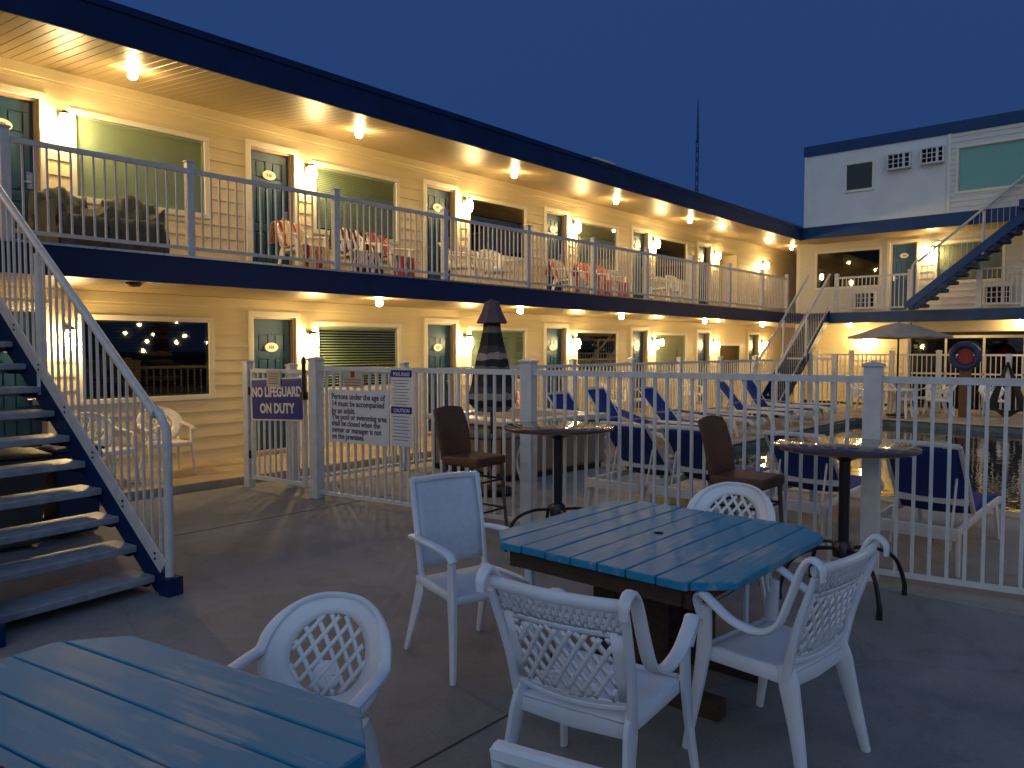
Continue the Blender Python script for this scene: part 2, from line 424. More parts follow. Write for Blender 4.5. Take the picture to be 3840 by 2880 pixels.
def make_door(par, f, s0, s1, z0, z1, m='teal', handle='r'):
    """recessed six-panel door; s0..s1 clear opening"""
    fr = MB(); frame(fr, f, s0, s1, z0, z1, .085, bottom=False)
    fr.build('door_frame', 'trim', par, bevel=.006)
    jb = MB(); box3(jb, f, s0 - .001, s0 + .03, -.16, -.021, z0, z1); box3(jb, f, s1 - .03, s1 + .001, -.16, -.021, z0, z1)
    box3(jb, f, s0 + .03, s1 - .03, -.16, -.021, z1 - .03, z1 + .001); box3(jb, f, s0, s1, -.16, .05, z0 - .03, z0)
    jb.build('door_jamb', 'jamb', par)
    dr = MB(); a, b_ = s0 + .03, s1 - .03; zz = z1 - .03
    box3(dr, f, a, b_, -.15, -.115, z0, zz)
    wd = (b_ - a); st = .11; pw = (wd - 3 * st) / 2
    for c in (a + st, a + 2 * st + pw):
        for (u, v_) in ((.12, .72), (.84, 1.42), (1.54, min(1.80, zz - z0 - .1))):
            box3(dr, f, c + .02, c + pw - .02, -.116, -.10, z0 + u + .02, z0 + v_ - .02)
    for (u, v_) in ((0, .12), (.72, .84), (1.42, 1.54), (1.80, zz - z0)): box3(dr, f, a, b_, -.116, -.098, z0 + u, z0 + v_)
    for c in (a, a + st + pw, b_ - st): box3(dr, f, c, c + st, -.116, -.0985, z0 + .12, z0 + 1.80)
    o = dr.build('door', m, par, bevel=.004)
    hs = b_ - .06 if handle == 'r' else a + .06
    h = MB(); box3(h, f, hs - .035, hs + .035, -.098, -.085, z0 + .88, z0 + 1.08)
    p0 = f(hs, -.085, z0 + .95); p1 = f(hs, -.03, z0 + .95); p2 = f(hs - (.11 if handle == 'r' else -.11), -.03, z0 + .95)
    h.tube([p0, p1], .012); h.tube([p1, p2], .011, side=(0, 0, 1))
    hh = h.build('handle', 'steel', None, smooth=True); hh.parent = o
    cx = (a + b_) / 2; n = 20; zc = z0 + 1.60
    pl = MB(); vs = []
    for dd in (-.098, -.084):
        for k in range(n):
            t = 2 * PI * k / n; vs.append(f(cx + .115 * math.cos(t), dd, zc + .072 * math.sin(t)))
    pl.add(vs, [tuple(range(n))[::-1], tuple(range(n, 2 * n))] + [(k, (k + 1) % n, (k + 1) % n + n, k + n) for k in range(n)])
    pp = pl.build('number_plate', 'plate', None); pp.parent = o
    vs = []
    ln = MB()
    for q_ in (-.035, 0, .03): box3(ln, f, cx + q_ - .008, cx + q_ + .010, -.084, -.082, zc - .026, zc + .026)
    lo = ln.build('numerals', 'brown', None); lo.parent = o
    return o

def make_window(par, f, s0, s1, z0, z1, style='green', label=None):
    fr = MB(); frame(fr, f, s0, s1, z0, z1, .07, d1=.022)
    box3(fr, f, s0, s0 + .025, -.06, -.021, z0, z1); box3(fr, f, s1 - .025, s1, -.06, -.021, z0, z1); box3(fr, f, s0 + .025, s1 - .025, -.06, -.021, z1 - .025, z1); box3(fr, f, s0 + .025, s1 - .025, -.06, -.021, z0, z0 + .025)
    o = fr.build('window', 'trim', par, bevel=.005)
    if label: o['label'] = label
    rm = MB(); box3(rm, f, s0 - .3, s1 + .3, -.60, -.56, z0 - .2, z1 + .2); box3(rm, f, s0 - .02, s0, -.56, -.06, z0, z1); box3(rm, f, s1, s1 + .02, -.56, -.06, z0, z1)
    box3(rm, f, s0 - .02, s1 + .02, -.56, -.06, z1, z1 + .02); box3(rm, f, s0 - .02, s1 + .02, -.56, -.06, z0 - .02, z0)
    r_ = rm.build('room_interior', 'gap', None); r_.parent = o; r_.location = (0, 0, 0)
    gl = MB(); box3(gl, f, s0 + .002, s1 - .002, -.019, -.014, z0 + .002, z1 - .002)
    g_ = gl.build('pane', 'glass_r' if style in ('reflect', 'dark') else 'glass', None); g_.parent = o
    bl = MB()
    if style in ('green', 'grey', 'roller', 'half', 'curtain'):
        if style in ('roller', 'curtain'):
            box3(bl, f, s0 + .03, s1 - .03, -.045, -.035, z0 + .03, z1 - .06); box3(bl, f, s0 + .03, s1 - .03, -.06, -.025, z1 - .06, z1 - .03)
        else:
            z = z1 - .05; box3(bl, f, s0 + .03, s1 - .03, -.06, -.025, z, z1 - .03)
            z -= .005; k = 0
            lim = z0 + .05
            while z > lim:
                hh_ = .029 if style != 'half' else .016
                a = f(s0 + .035, -.050, z); b_ = f(s1 - .035, -.050, z); c = f(s1 - .035, -.034, z - hh_); e_ = f(s0 + .035, -.034, z - hh_)
                bl.quad(a, b_, c, e_); z -= .03 if style != 'half' else .045
    else:
        z = z1 - .06; step = .05 if style == 'open' else .045
        box3(bl, f, s0 + .03, s1 - .03, -.13, -.08, z, z1 - .03); z -= .03
        while z > z0 + .05:
            a = f(s0 + .04, -.130, z); b_ = f(s1 - .04, -.130, z); c = f(s1 - .04, -.092, z - (.022 if style == 'open' else .016)); e_ = f(s0 + .04, -.092, z - (.022 if style == 'open' else .016))
            bl.quad(a, b_, c, e_); z -= step
    mm = {'green': 'blind', 'roller': 'blind', 'grey': 'blind_g', 'half': 'blind', 'open': 'blind', 'dark': 'blind_d', 'reflect': 'blind_d', 'curtain': 'teal_curtain'}[style]
    b2 = bl.build('blind', mm, None); b2.parent = o
    return o

# long wing ---------------------------------------------------------
fL = lambda s, d_, z: (s, W - d_, z)
mot = thing('motel_wing', 'long two-storey cream motel wing with navy fascias and teal doors left of the pool', 'building', (0, 0, 0), world=False)
X0, X1 = -9.0, 29.0
doorsG, doorsU, winG, winU, holesG, holesU = [], [], [], [], [], []
for k in range(-4, 6):
    doorsG.append((6.135 + P * k, 6.875 + P * k)); doorsU.append((6.135 + P * k, 6.875 + P * k))
for k in range(-4, 5):
    winG.append((7.31 + P * k, 9.0 + P * k)); winU.append((7.29 + P * k, 8.98 + P * k))
ZDG, ZDU = 2.235, 4.80
DG0, DU0 = .17, ZF + .03
for a, b_ in doorsG: holesG.append((a, b_, DG0 - .03, ZDG))
for a, b_ in winG: holesG.append((a, b_, 1.09 if a < 21 else .95, 2.125 if a < 21 else 1.88))
for a, b_ in doorsU[:-1]: holesU.append((a, b_, DU0 - .03, ZDU))
for a, b_ in winU: holesU.append((a, b_, 3.68, 4.71))
holesG = [h for h in holesG if not (21.3 < h[0] < 21.9)]
holesG.append((21.85, 23.3, .95, 1.84)); holesU = [h for h in holesU if not (21.3 < h[0] < 23)]
holesU.append((21.75, 23.0, DU0 - .03, 4.72))
wl = MB(); lap(wl, X0, X1, .10, 2.50, holesG, fL); wl.build('wall', 'siding', mot)
wl = MB(); lap(wl, X0, X1, ZF, 5.20, holesU, fL); wl.build('wall', 'siding', mot)
hd = MB().box(X0, X1, W - .03, W + .2, 2.36, 2.497).box(X0, X1, W - .035, W + .2, 5.06, 5.2)
hd.build('frieze_board', 'siding', mot, bevel=.004)
sl = MB().box(X0, X1, YB + .03, W + .1, 2.52, 2.795); sl.build('balcony_floor', 'walk', mot)
# plank ceiling of ground walk and sloping roof soffit: v-grooved boards running across
def planks(z0, z1, y0, y1, xa, xb, w=.12):
    mb = MB(); x = xa
    def q_(x_, y, dz): return (x_, y, (z0 if y == y0 else z1) + dz)
    while x < xb:
        e_ = min(x + w, xb)
        mb.quad(q_(x + .006, y0, 0), q_(e_ - .006, y0, 0), q_(e_ - .006, y1, 0), q_(x + .006, y1, 0))
        mb.quad(q_(e_ - .006, y0, 0), q_(e_, y0, .008), q_(e_, y1, .008), q_(e_ - .006, y1, 0))
        mb.quad(q_(e_, y0, .008), q_(e_ + .006, y0, 0), q_(e_ + .006, y1, 0), q_(e_, y1, .008))
        x = e_
    return mb
planks(2.50, 2.50, YB + .03, W, X0, X1).build('ceiling', 'soffit', mot)
planks(4.955, 5.19, YB + .03, W, X0, X1).build('soffit', 'soffit', mot)
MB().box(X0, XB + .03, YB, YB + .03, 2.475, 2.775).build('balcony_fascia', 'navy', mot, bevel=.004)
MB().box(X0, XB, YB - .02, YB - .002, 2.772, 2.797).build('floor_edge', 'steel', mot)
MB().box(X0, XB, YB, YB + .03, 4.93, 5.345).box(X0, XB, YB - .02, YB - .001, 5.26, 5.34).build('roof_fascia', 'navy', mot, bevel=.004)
MB().add([(X0, YB + .03, 5.33), (X1, YB + .03, 5.33), (X1, W + 8, 5.40), (X0, W + 8, 5.40), (X0, YB + .03, 5.25), (X1, YB + .03, 5.25), (X1, W + 8, 5.30), (X0, W + 8, 5.30)],
         [(0, 1, 2, 3), (4, 7, 6, 5), (0, 4, 5, 1), (1, 5, 6, 2), (2, 6, 7, 3), (3, 7, 4, 0)]).build('roof', 'roofm', mot)
MB().box(X0, X0 + .2, W, W + 8, 0, 5.2).box(X1 - .2, X1, W + .1, W + 8, 0, 5.2).box(X0, X1, W + 7.9, W + 8, 0, 5.2).box(X0, X1, W + .62, W + .8, 0, 5.2).build('back_wall', 'siding_pale', mot)
for i, (a, b_) in enumerate(doorsG): make_door(mot, fL, a, b_, DG0, ZDG)
for i, (a, b_) in enumerate(doorsU[:-1]): make_door(mot, fL, a, b_, DU0, ZDU)
for i, (a, b_) in enumerate(winG[:-1]):
    st = {2: 'green', 3: 'reflect', 4: 'half', 5: 'green', 6: 'dark', 7: 'green'}.get(i, 'green')
    make_window(mot, fL, a, b_, 1.09, 2.125, st, {3: 'dark window reflecting warm hanging lamps', 4: 'window with blind slats half open'}.get(i))
make_window(mot, fL, 21.85, 23.3, .95, 1.84, 'dark')
for i, (a, b_) in enumerate(winU):
    if i == 8: continue
    st = {3: 'roller', 4: 'green', 5: 'dark', 6: 'grey', 7: 'dark'}.get(i, 'green')
    make_window(mot, fL, a, b_, 3.68, 4.71, st, {3: 'window with pale green roller shade'}.get(i))
al = MB().box(21.75, 23.0, W + .5, W + .55, DU0, 4.75).box(21.7, 21.75, W, W + .55, DU0, 4.75).box(23.0, 23.05, W, W + .55, DU0, 4.75).box(21.7, 23.05, W, W + .55, 4.72, 4.77)
al.build('alcove', 'siding', mot)

# balcony railing as parts
def railing(par, p, q, z0, h, posts, m='rail', pick=.105, pw=.018, post=.075, cap=True, rw=.045, name='picket_panel', slope=None, topr=.05, low=.07, plab=None):
    """straight railing from p to q (xy); posts = list of distances. One panel mesh per bay."""
    p = Vector((*p, 0)); q = Vector((*q, 0)); d_ = (q - p); Ln = d_.length; d_.normalize(); nrm = Vector((-d_.y, d_.x, 0))
    zz = (lambda t: z0 + t * slope) if slope else (lambda t: z0)
    for t in posts:
        c = p + d_ * t; z = zz(t)
        mb = MB(); a = post / 2
        pts = [c + d_ * sx * a + nrm * sy * a for sx, sy in ((-1, -1), (1, -1), (1, 1), (-1, 1))]
        mb.prism([(v_.x, v_.y) for v_ in pts], z, z + h + .07)
        if cap:
            a2 = a * 1.22; pts = [c + d_ * sx * a2 + nrm * sy * a2 for sx, sy in ((-1, -1), (1, -1), (1, 1), (-1, 1))]
            mb.prism([(v_.x, v_.y) for v_ in pts], z + h + .0705, z + h + .09)
            vs = [(v_.x, v_.y, z + h + .0902) for v_ in pts] + [(c.x, c.y, z + h + .112)]
            mb.add(vs, [(0, 1, 4), (1, 2, 4), (2, 3, 4), (3, 0, 4)])
        mb.build('post', m, par, bevel=.006)
    for t0, t1 in zip(posts, posts[1:]):
        mb = MB(); a = t0 + post / 2; b_ = t1 - post / 2
        A, B = p + d_ * a, p + d_ * b_
        za, zb = zz(a), zz(b_)
        mb.bar((A.x, A.y, za + h - topr / 2), (B.x, B.y, zb + h - topr / 2), rw, topr)
        mb.bar((A.x, A.y, za + low + .018), (B.x, B.y, zb + low + .018), rw * .8, .036)
        n = max(1, round((b_ - a) / pick))
        for i in range(1, n):
            t = a + (b_ - a) * i / n; c = p + d_ * t; z = zz(t)
            mb.bar((c.x, c.y, z + low + .03), (c.x, c.y, z + h - topr), pw, pw, side=tuple(d_))
        mb.build(name, m, par)

rl = thing('balcony_railing', 'long white picket railing along the upper balcony of the cream wing', 'railing', (0, 0, 0))
posts = [x - (-5.6) for x in [-5.6, -3.6, -1.6]]
railing(rl, (2.35, YB + .06), (XB, YB + .06), ZF, .98, [0, 1.81, 3.8, 5.8, 7.78, 9.75, 11.7, 13.68, 15.65, 17.65, 19.4], post=.085)
rl2 = thing('balcony_railing', 'short white picket railing beyond the head of the near staircase', 'railing', (0, 0, 0))
railing(rl2, (-6, YB + .06), (.75, YB + .06), ZF, .98, [0, 2, 4, 6.75], post=.085)

# cross wing ---------------------------------------------------------
fX = lambda s, d_, z: (XW - d_, s, z)
cw = thing('cross_wing', 'three-storey wing across the far end with grey top storey and blue roof band', 'building', (0, 0, 0))
YS, YE = -6.0, 8.95
hx = [(5.63, 6.33, DU0 - .03, 4.79), (6.62, 8.42, 3.62, 4.66), (3.55, 5.10, 3.62, 4.68), (-.9, -.2, DU0 - .03, 4.79), (.1, 1.9, 3.62, 4.66), (1.4 + .9, 3.0, DU0 - .03, 4.79)]
wl = MB(); lap(wl, YS, YE, ZF, 5.1, hx, fX); wl.build('wall', 'siding_pale', cw)
make_door(cw, fX, 5.63, 6.33, DU0, 4.79, 'bluedoor', 'r')
make_door(cw, fX, 2.3, 3.0, DU0, 4.79, 'bluedoor', 'l')
make_window(cw, fX, 6.62, 8.42, 3.62, 4.66, 'reflect', 'wide dark window of the second floor')
make_window(cw, fX, 3.55, 5.10, 3.62, 4.68, 'grey')
make_window(cw, fX, .1, 1.9, 3.62, 4.66, 'grey')
MB().box(XW - .02, XW + .5, YE - .001, YE + .1, 0, 5.1).build('corner_board', 'trim', cw)
MB().box(XB + .05, XW + 8, YS, YE - .02, 2.52, 2.795).build('balcony_floor', 'walk', cw)
# floor between the two wings
MB().box(XB + .05, X1, YE - .018, W, 2.5205, 2.794).build('landing_floor', 'walk', cw)
MB().box(XB + .03, XW + 6, YS, W - .05, 2.497, 2.518).build('ceiling', 'soffit', cw)
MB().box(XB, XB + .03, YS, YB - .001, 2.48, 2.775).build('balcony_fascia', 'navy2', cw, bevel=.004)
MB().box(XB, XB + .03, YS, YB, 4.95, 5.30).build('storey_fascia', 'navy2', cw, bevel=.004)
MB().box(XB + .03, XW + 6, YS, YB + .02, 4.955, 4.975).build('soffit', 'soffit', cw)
fT = lambda s, d_, z: (XB + .06 - d_, s, z)
h3 = [(6.52, 7.20, 6.24, 6.95), (2.0, 4.40, 5.84, 6.95), (-2.5, -.2, 5.84, 6.95)]
wl = MB()
for a, b_ in ((YS, 4.62),): lap(wl, a, b_, 5.30, 7.36, h3, fT, .14)
wl.build('upper_wall', 'siding_pale', cw)
# smooth panel part with the small window cut out
pn = MB()
for (a, b_, c, e_) in ((4.62, 6.52, 5.30, 7.36), (7.20, 8.38, 5.30, 7.36), (6.52, 7.20, 5.30, 6.24), (6.52, 7.20, 6.95, 7.36)):
    box3(pn, fT, a, b_, -.1, 0, c, e_)
pn.build('upper_panel', mat('grey_panel_paint', (.74, .74, .72), .55, .05, 2), cw)
make_window(cw, fT, 6.52, 7.20, 6.24, 6.95, 'dark')
make_window(cw, fT, 2.0, 4.40, 5.84, 6.95, 'curtain')
tr = MB(); box3(tr, fT, 4.58, 4.66, .0, .04, 5.30, 7.36); box3(tr, fT, 8.31, 8.39, .0, .03, 5.30, 7.36); box3(tr, fT, 4.66, 8.31, 0, .025, 5.30, 5.36)
tr.build('corner_trim', 'trim', cw)
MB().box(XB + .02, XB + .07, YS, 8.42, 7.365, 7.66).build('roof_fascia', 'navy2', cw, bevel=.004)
MB().box(XB + .08, XW + 8, YS, 8.40, 7.40, 7.60).build('roof', 'roofm', cw)
MB().box(XB + .17, XW + 8, 8.30, 8.38, 5.30, 7.40).box(XW + 7.8, XW + 8, YS, 8.3, 0, 7.4).box(XB + .2, XW + 8, YS, YS + .1, 2.8, 7.4).build('end_wall', 'siding_pale', cw)
MB().box(XW + .62, XW + .8, YS, YE, 2.8, 4.95).build('inner_wall', 'gap', cw)
# ground floor of the cross wing
fG = lambda s, d_, z: (24.6 - d_, s, z)
wl = MB(); lap(wl, 6.05, 9.0, .1, 2.5, [], fG); wl.build('ground_wall', 'siding', cw)
MB().box(24.55, 24.75, 5.95, 6.05, .1, 2.5).build('column', 'trim', cw)
MB().box(24.6, 30, W - 1.6, W - 1.5, .1, 2.5).build('side_wall', 'siding', cw)
sf = MB(); y = 5.95
dk = MB().box(24.9, 25.0, YS, 5.95, .1, 2.5); dk.build('dark_storefront', 'gap', cw)
for i in range(13):
    yy = 5.95 - i * .95
    sf.box(24.80, 24.86, yy - .03, yy + .03, .1, 2.05)
sf.box(24.80, 24.86, YS, 5.9, 2.05, 2.13).box(24.80, 24.86, YS, 5.9, 1.0, 1.05)
sf.build('window_mullions', 'rail', cw)
MB().box(24.82, 24.83, YS, 5.95, .1, 2.05).build('pane', 'glass_r', cw)
MB().box(23.3, 23.55, YS, 5.55, 2.20, 2.497).build('beam', 'siding', cw, bevel=.01)
MB().box(22.95, 23.15, 1.0, 1.2, 0, 2.49).box(22.95, 23.15, -3.2, -3.0, 0, 2.49).build('column', 'trim', cw)

def ac_unit(f, s0, s1, z0, z1, lab):
    c = f((s0 + s1) / 2, 0, z0)
    o = thing('air_conditioner', lab, 'air conditioner', c, 0, 'air conditioners in the far wing', world=True)
    mb = MB(); frame(mb, f, s0, s1, z0, z1, .04, 0, .16)
    mb.build('casing', 'acw', o, bevel=.004)
    mb = MB(); box3(mb, f, s0, s1, 0, .06, z0, z1); mb.build('core', 'gap', o)
    mb = MB(); n = 4
    for i in range(1, n):
        s = s0 + (s1 - s0) * i / n; w_ = .03 if i == 1 else .011
        box3(mb, f, s - w_, s + w_, .12, .16, z0, z1)
    for i in (1, 2): z = z0 + (z1 - z0) * i / 3; box3(mb, f, s0, s1, .13, .155, z - .009, z + .009)
    mb.build('grille', 'acw', o)
    return o
ac_unit(fT, 5.56, 6.08, 6.66, 7.02, 'wall air conditioner beside the small dark window of the top storey')
ac_unit(fT, 4.76, 5.25, 6.68, 7.04, 'wall air conditioner beside the seafoam window of the top storey')
ac_unit(fX, 6.72, 7.22, 2.98, 3.38, 'wall air conditioner under the wide dark second-floor window')
ac_unit(fX, 3.36, 3.90, 2.98, 3.40, 'wall air conditioner behind the railing under the upper staircase')

r3 = thing('balcony_railing', 'white picket railing between the corner stair and the upper flight', 'railing', (0, 0, 0))
railing(r3, (XB - .02 + .08, 7.42), (XB + .06, 5.50), ZF, 1.0, [0, 1.92], post=.10)
r4 = thing('balcony_railing', 'white picket railing of the far balcony right of the upper flight', 'railing', (0, 0, 0))
railing(r4, (XB + .06, 3.86), (XB + .06, -5.9), ZF, 1.02, [0, .98, 2.9, 4.8, 6.8, 9.7], post=.12)
r5 = thing('balcony_railing', 'white picket railing of the top storey landing', 'railing', (0, 0, 0))
MB().box(XB - 1.1, XB - .001, -5, 2.9, 5.08, 5.28).build('landing', 'navy2', r5)
railing(r5, (XB - 1.05, 2.6), (XB - 1.05, -4.9), 5.28, 1.0, [0, 1.8, 3.7, 5.6, 7.4], post=.09)

# ------------------------------------------------------------------ lamps
def sconce(x, y, z, ax, lab, grp):
    o = thing('wall_lamp', lab, 'wall lamp', (x, y, z), ax, grp)
    # local: +x out of the wall
    MB().box(0, .02, -.05, .05, .02, .20).build('back_plate', 'black', o, bevel=.004)
    MB().bar((.01, 0, .15), (.12, 0, .17), .02, .02).lathe([(.0, .19), (.03, .18), (.055, .155), (.06, .14), (0, .139)], (.135, 0, 0), 14).build('cap', 'black', o)
    MB().lathe([(.0, -.10), (.03, -.097), (.055, -.075), (.073, -.03), (.078, .02), (.073, .07), (.058, .11), (.045, .138), (0, .1385)], (.135, 0, 0), 16).build('lamp_shade', 'lamp', o, smooth=True)
    return o
first = None
ordl = ['first', 'second', 'third', 'fourth', 'fifth', 'sixth', 'seventh']
for k in range(-4, 6):
    x = 7.12 + P * k
    for fl, z in (('lower', 1.84), ('upper', 4.50)):
        
        if fl == 'lower' and k < -1: continue
        xx = x
        n = k + 1
        if 0 <= n < 7:
            lab = {0: 'glowing wall lamp left of the first %s window, behind the stair' , 1: 'glowing wall lamp right of the second %s door'}.get(n, 'glowing wall lamp, number %s along the %%s floor' % ordl[n]) % fl
        else: lab = ('glowing wall lamp of the %s floor outside the picture' % fl) if n < 5 else 'hidden'
        if lab == 'hidden': lab = 'glowing wall lamp of the %s floor, unseen beyond the left edge' % fl
        if first is None: first = sconce(xx, W - .02, z, -PI / 2, lab, 'wall lamps along the cream wing')
        else:
            c = copy_tree(first); c.location = (xx, W - .02, z); c['label'] = lab
def soffit_light(x, y, z, lab, grp):
    o = thing('ceiling_lamp', lab, 'ceiling lamp', (x, y, z), 0, grp)
    MB().lathe([(.0, 0), (.06, 0), (.06, -.012), (.03, -.02), (0, -.0205)], n=18).build('base', 'trim', o, smooth=True)
    MB().lathe([(0, -.118), (.03, -.113), (.050, -.092), (.056, -.068), (.048, -.042), (.026, -.022)], n=16).build('bulb', 'bulb', o, smooth=True)
    return o
fs = None
def zsof(y): return 4.955 + (y - YB - .03) / (W - YB - .03) * (5.19 - 4.955)
for i, x in enumerate([-6.9, -3.3, .3, 3.97, 7.3, 10.9, 14.35, 17.75, 21.3, 24.6]):
    for fl in ('upper', 'lower'):
        if fl == 'lower' and (x > 22 or x < 3): continue
        if fl == 'upper' and x > 21 and x < 22: continue
        y = 9.45 if fl == 'upper' else 9.0
        xx = x if fl == 'upper' else {3.97: None, 10.9: 10.55, 14.35: 13.9}.get(x, x)
        if xx is None: continue
        z = zsof(y) if fl == 'upper' else 2.50
        nm = {3.97: 'nearest', 7.3: 'second', 10.9: 'third', 14.35: 'fourth', 17.75: 'fifth', 24.6: 'farthest'}.get(x, 'hidden')
        lab = 'glowing bulb under the %s, %s one in view' % ('roof soffit' if fl == 'upper' else 'balcony', nm)
        if nm == 'hidden': lab = 'glowing bulb under the %s outside the picture' % ('roof soffit' if fl == 'upper' else 'balcony')
        if fs is None: fs = soffit_light(xx, y, z, lab, 'ceiling lamps of the cream wing')
        else: c = copy_tree(fs); c.location = (xx, y, z); c['label'] = lab
c = copy_tree(first); c.location = (XW - .02, 5.22, 4.42); c.rotation_euler = (0, 0, PI); c['label'] = 'glowing wall lamp right of the blue second-floor door'; c['group'] = 'lamps of the far wing'
c = copy_tree(first); c.location = (24.58, 7.1, 1.95); c.rotation_euler = (0, 0, PI); c['label'] = 'glowing wall lamp under the far wing beside the corner stair'; c['group'] = 'lamps of the far wing'
for i, (x, y, l) in enumerate([(23.9, 7.4, 'behind the corner stair'), (23.9, 4.4, 'above the taupe umbrella'), (23.0, 3.0, 'right of the life ring')]):
    c = copy_tree(fs); c.location = (x, y, 2.497); c['label'] = 'glowing bulb under the far wing balcony ' + l; c['group'] = 'lamps of the far wing'
# warm string lights on the far side of the pool (seen mirrored in the dark window)
stt = thing('string_lights', 'string of warm bulbs hung between two posts on the right side of the pool', 'string lights', (12, -5, 0), 0, world=True)
sp_ = [(11.03, 2.55), (12.29, 2.69), (10.58, 2.26), (11.27, 1.99), (11.52, 2.23), (11.84, 1.95), (12.27, 1.97), (12.58, 2.2), (13.42, 1.97), (11.15, 1.67)]
_m = MB()
for x, z in sp_: _m.tube([(x, -5, z + .045), (x, -5, 2.74)], .004, 5)
_m.tube([(9.8, -5, 0), (9.8, -5, 2.9)], .03).tube([(14, -5, 0), (14, -5, 2.9)], .03).tube(catmull([(9.8, -5, 2.88), (11, -5, 2.75), (12.5, -5, 2.75), (14, -5, 2.88)]), .008).build('posts_and_cord', 'black', stt)
for x, z in sp_:
    o = MB().lathe([(0, -.05), (.035, -.035), (.05, 0), (.035, .035), (0, .05)], (x, -5, z), 10).build('bulb', 'bulbs', stt, smooth=True)

# ------------------------------------------------------------------ pool fences
F0 = Vector((5.17, 7.54)); F1 = Vector((6.45, -.75)); fd = (F1 - F0).normalized()
pf = thing('pool_fence', 'near white picket fence between the courtyard tables and the pool', 'fence', (0, 0, 0))
def ft(y): return (y - F0.y) / fd.y
P2t, P3t = ft(4.68), ft(1.70)
P4t = P3t + (P3t - P2t)
railing(pf, F0, F1, 0, 1.545, [0, P2t, P3t, P4t], m='fence', pick=.1115, pw=.024, post=.125, rw=.05, topr=.052, low=.055)
gt = thing('pool_gate', 'white picket gate with black latch at the left end of the pool fence', 'gate', (0, 0, 0))
G0 = Vector((5.03, 8.80)); G1 = Vector((5.155, 7.66)); gd = (G1 - G0).normalized()
railing(gt, G0, G0 + gd * 1.15, 0, 1.50, [0], m='fence', post=.10)
mb = MB(); A = G0 + gd * .09; B = G0 + gd * 1.06
mb.bar((A.x, A.y, .10), (A.x, A.y, 1.50), .05, .05, side=(gd.x, gd.y, 0)); mb.bar((B.x, B.y, .10), (B.x, B.y, 1.50), .05, .05, side=(gd.x, gd.y, 0))
a_, b2_ = A + gd * .026, B - gd * .026
for z in (1.475, .135): mb.bar((a_.x, a_.y, z), (b2_.x, b2_.y, z), .045, .05)
for i in range(1, 9):
    c = A + (B - A) * i / 9; mb.bar((c.x, c.y, .16), (c.x, c.y, 1.45), .022, .022, side=(gd.x, gd.y, 0))
mb.build('gate_leaf', 'fence', gt, bevel=.003)
for z in (.42, 1.22):
    c = G0 + gd * .055; MB().box(c.x - .045, c.x - .02, c.y - .02, c.y + .02, z - .05, z + .05).build('hinge', 'black', gt, bevel=.004)
c = G0 + gd * 1.115
mb = MB().tube([(c.x - .045, c.y, 1.22), (c.x - .045, c.y, 1.56)], .024, 10).lathe([(.024, 0), (.03, .02), (.026, .07), (.01, .10), (0, .102)], (c.x - .045, c.y, 1.56), 10).box(c.x - .085, c.x - .02, c.y - .045, c.y + .03, 1.15, 1.24)
mb.build('latch', 'black', gt, smooth=True)

f2 = thing('walkway_fence', 'far white picket fence running along the ground-floor walkway of the cream wing', 'fence', (0, 0, 0))
railing(f2, (5.35, 8.33), (21.2, 8.33), 0, 1.46, [0, 1.85] + [3.9 + 2.0 * i for i in range(7)], m='fence', pick=.12, pw=.02, post=.10)
f3 = thing('back_fence', 'distant white picket fence in front of the far wing', 'fence', (0, 0, 0))
railing(f3, (23.5, 8.2), (23.5, -5.8), 0, 1.60, [0, 1.0, 2.1, 3.3, 5.4, 7.5, 9.6, 11.7, 14], m='fence', pick=.12, pw=.022, post=.12)
f4 = thing('corner_fence', 'short fence run in front of the corner stair', 'fence', (0, 0, 0))
railing(f4, (21.2, 8.33), (21.25, 6.9), 0, 1.50, [.0, .75, 1.4], m='fence', pick=.12, pw=.022, post=.12)

# signs on the fence (world axes of the fence: origin on fence line, x along fence, z up, -normal toward camera)
def sign_empty(name, lab, t, z, base, dr, off=.035, tilt=0, group=None):
    c = base + dr * t
    nrm = Vector((dr.y, -dr.x))      # towards the camera side
    if nrm.dot(-c) < 0: nrm = -nrm
    c = c + nrm * off
    o = thing(name, lab, 'sign', (c.x, c.y, z), 0, group)
    # local x = along fence to the right seen from camera, local z = up, local -y = toward camera
    ang = math.atan2(dr.y, dr.x)
    o.rotation_euler = Euler((0, tilt, ang), 'XYZ')
    return o
def panel(par, name, w_, h_, m, y0=0, y1=-.004, x=0, z=0, r=.0):
    poly = []
    if r > 0:
        for cx, cz, a0 in ((w_ / 2 - r, h_ / 2 - r, 0), (-w_ / 2 + r, h_ / 2 - r, 90), (-w_ / 2 + r, -h_ / 2 + r, 180), (w_ / 2 - r, -h_ / 2 + r, 270)):
            for k in range(5): a = R(a0 + k * 22.5); poly.append((cx + r * math.cos(a), cz + r * math.sin(a)))
    else: poly = [(w_ / 2, h_ / 2), (-w_ / 2, h_ / 2), (-w_ / 2, -h_ / 2), (w_ / 2, -h_ / 2)]
    n = len(poly)
    return MB().add([(x + a, y0, z + b_) for a, b_ in poly] + [(x + a, y1, z + b_) for a, b_ in poly], [tuple(range(n)), tuple(range(n, 2 * n))[::-1]] + [((i + 1) % n, i, i + n, (i + 1) % n + n) for i in range(n)]).build(name, m, par)
RX = (PI / 2, 0, 0)
s1 = sign_empty('lifeguard_sign', 'navy sign reading NO LIFEGUARD ON DUTY on the gate',   .60, 1.135, G0, gd, tilt=R(-2.5))
panel(s1, 'border', .98, .52, 'signwhite', r=.03); panel(s1, 'board', .945, .485, 'signblue', -.0041, -.006, r=.02)
letters('NO LIFEGUARD', .165, s1, 'signtext', (0, -.0065, .035), RX, align='CENTER', weight=.006, sx=.80)
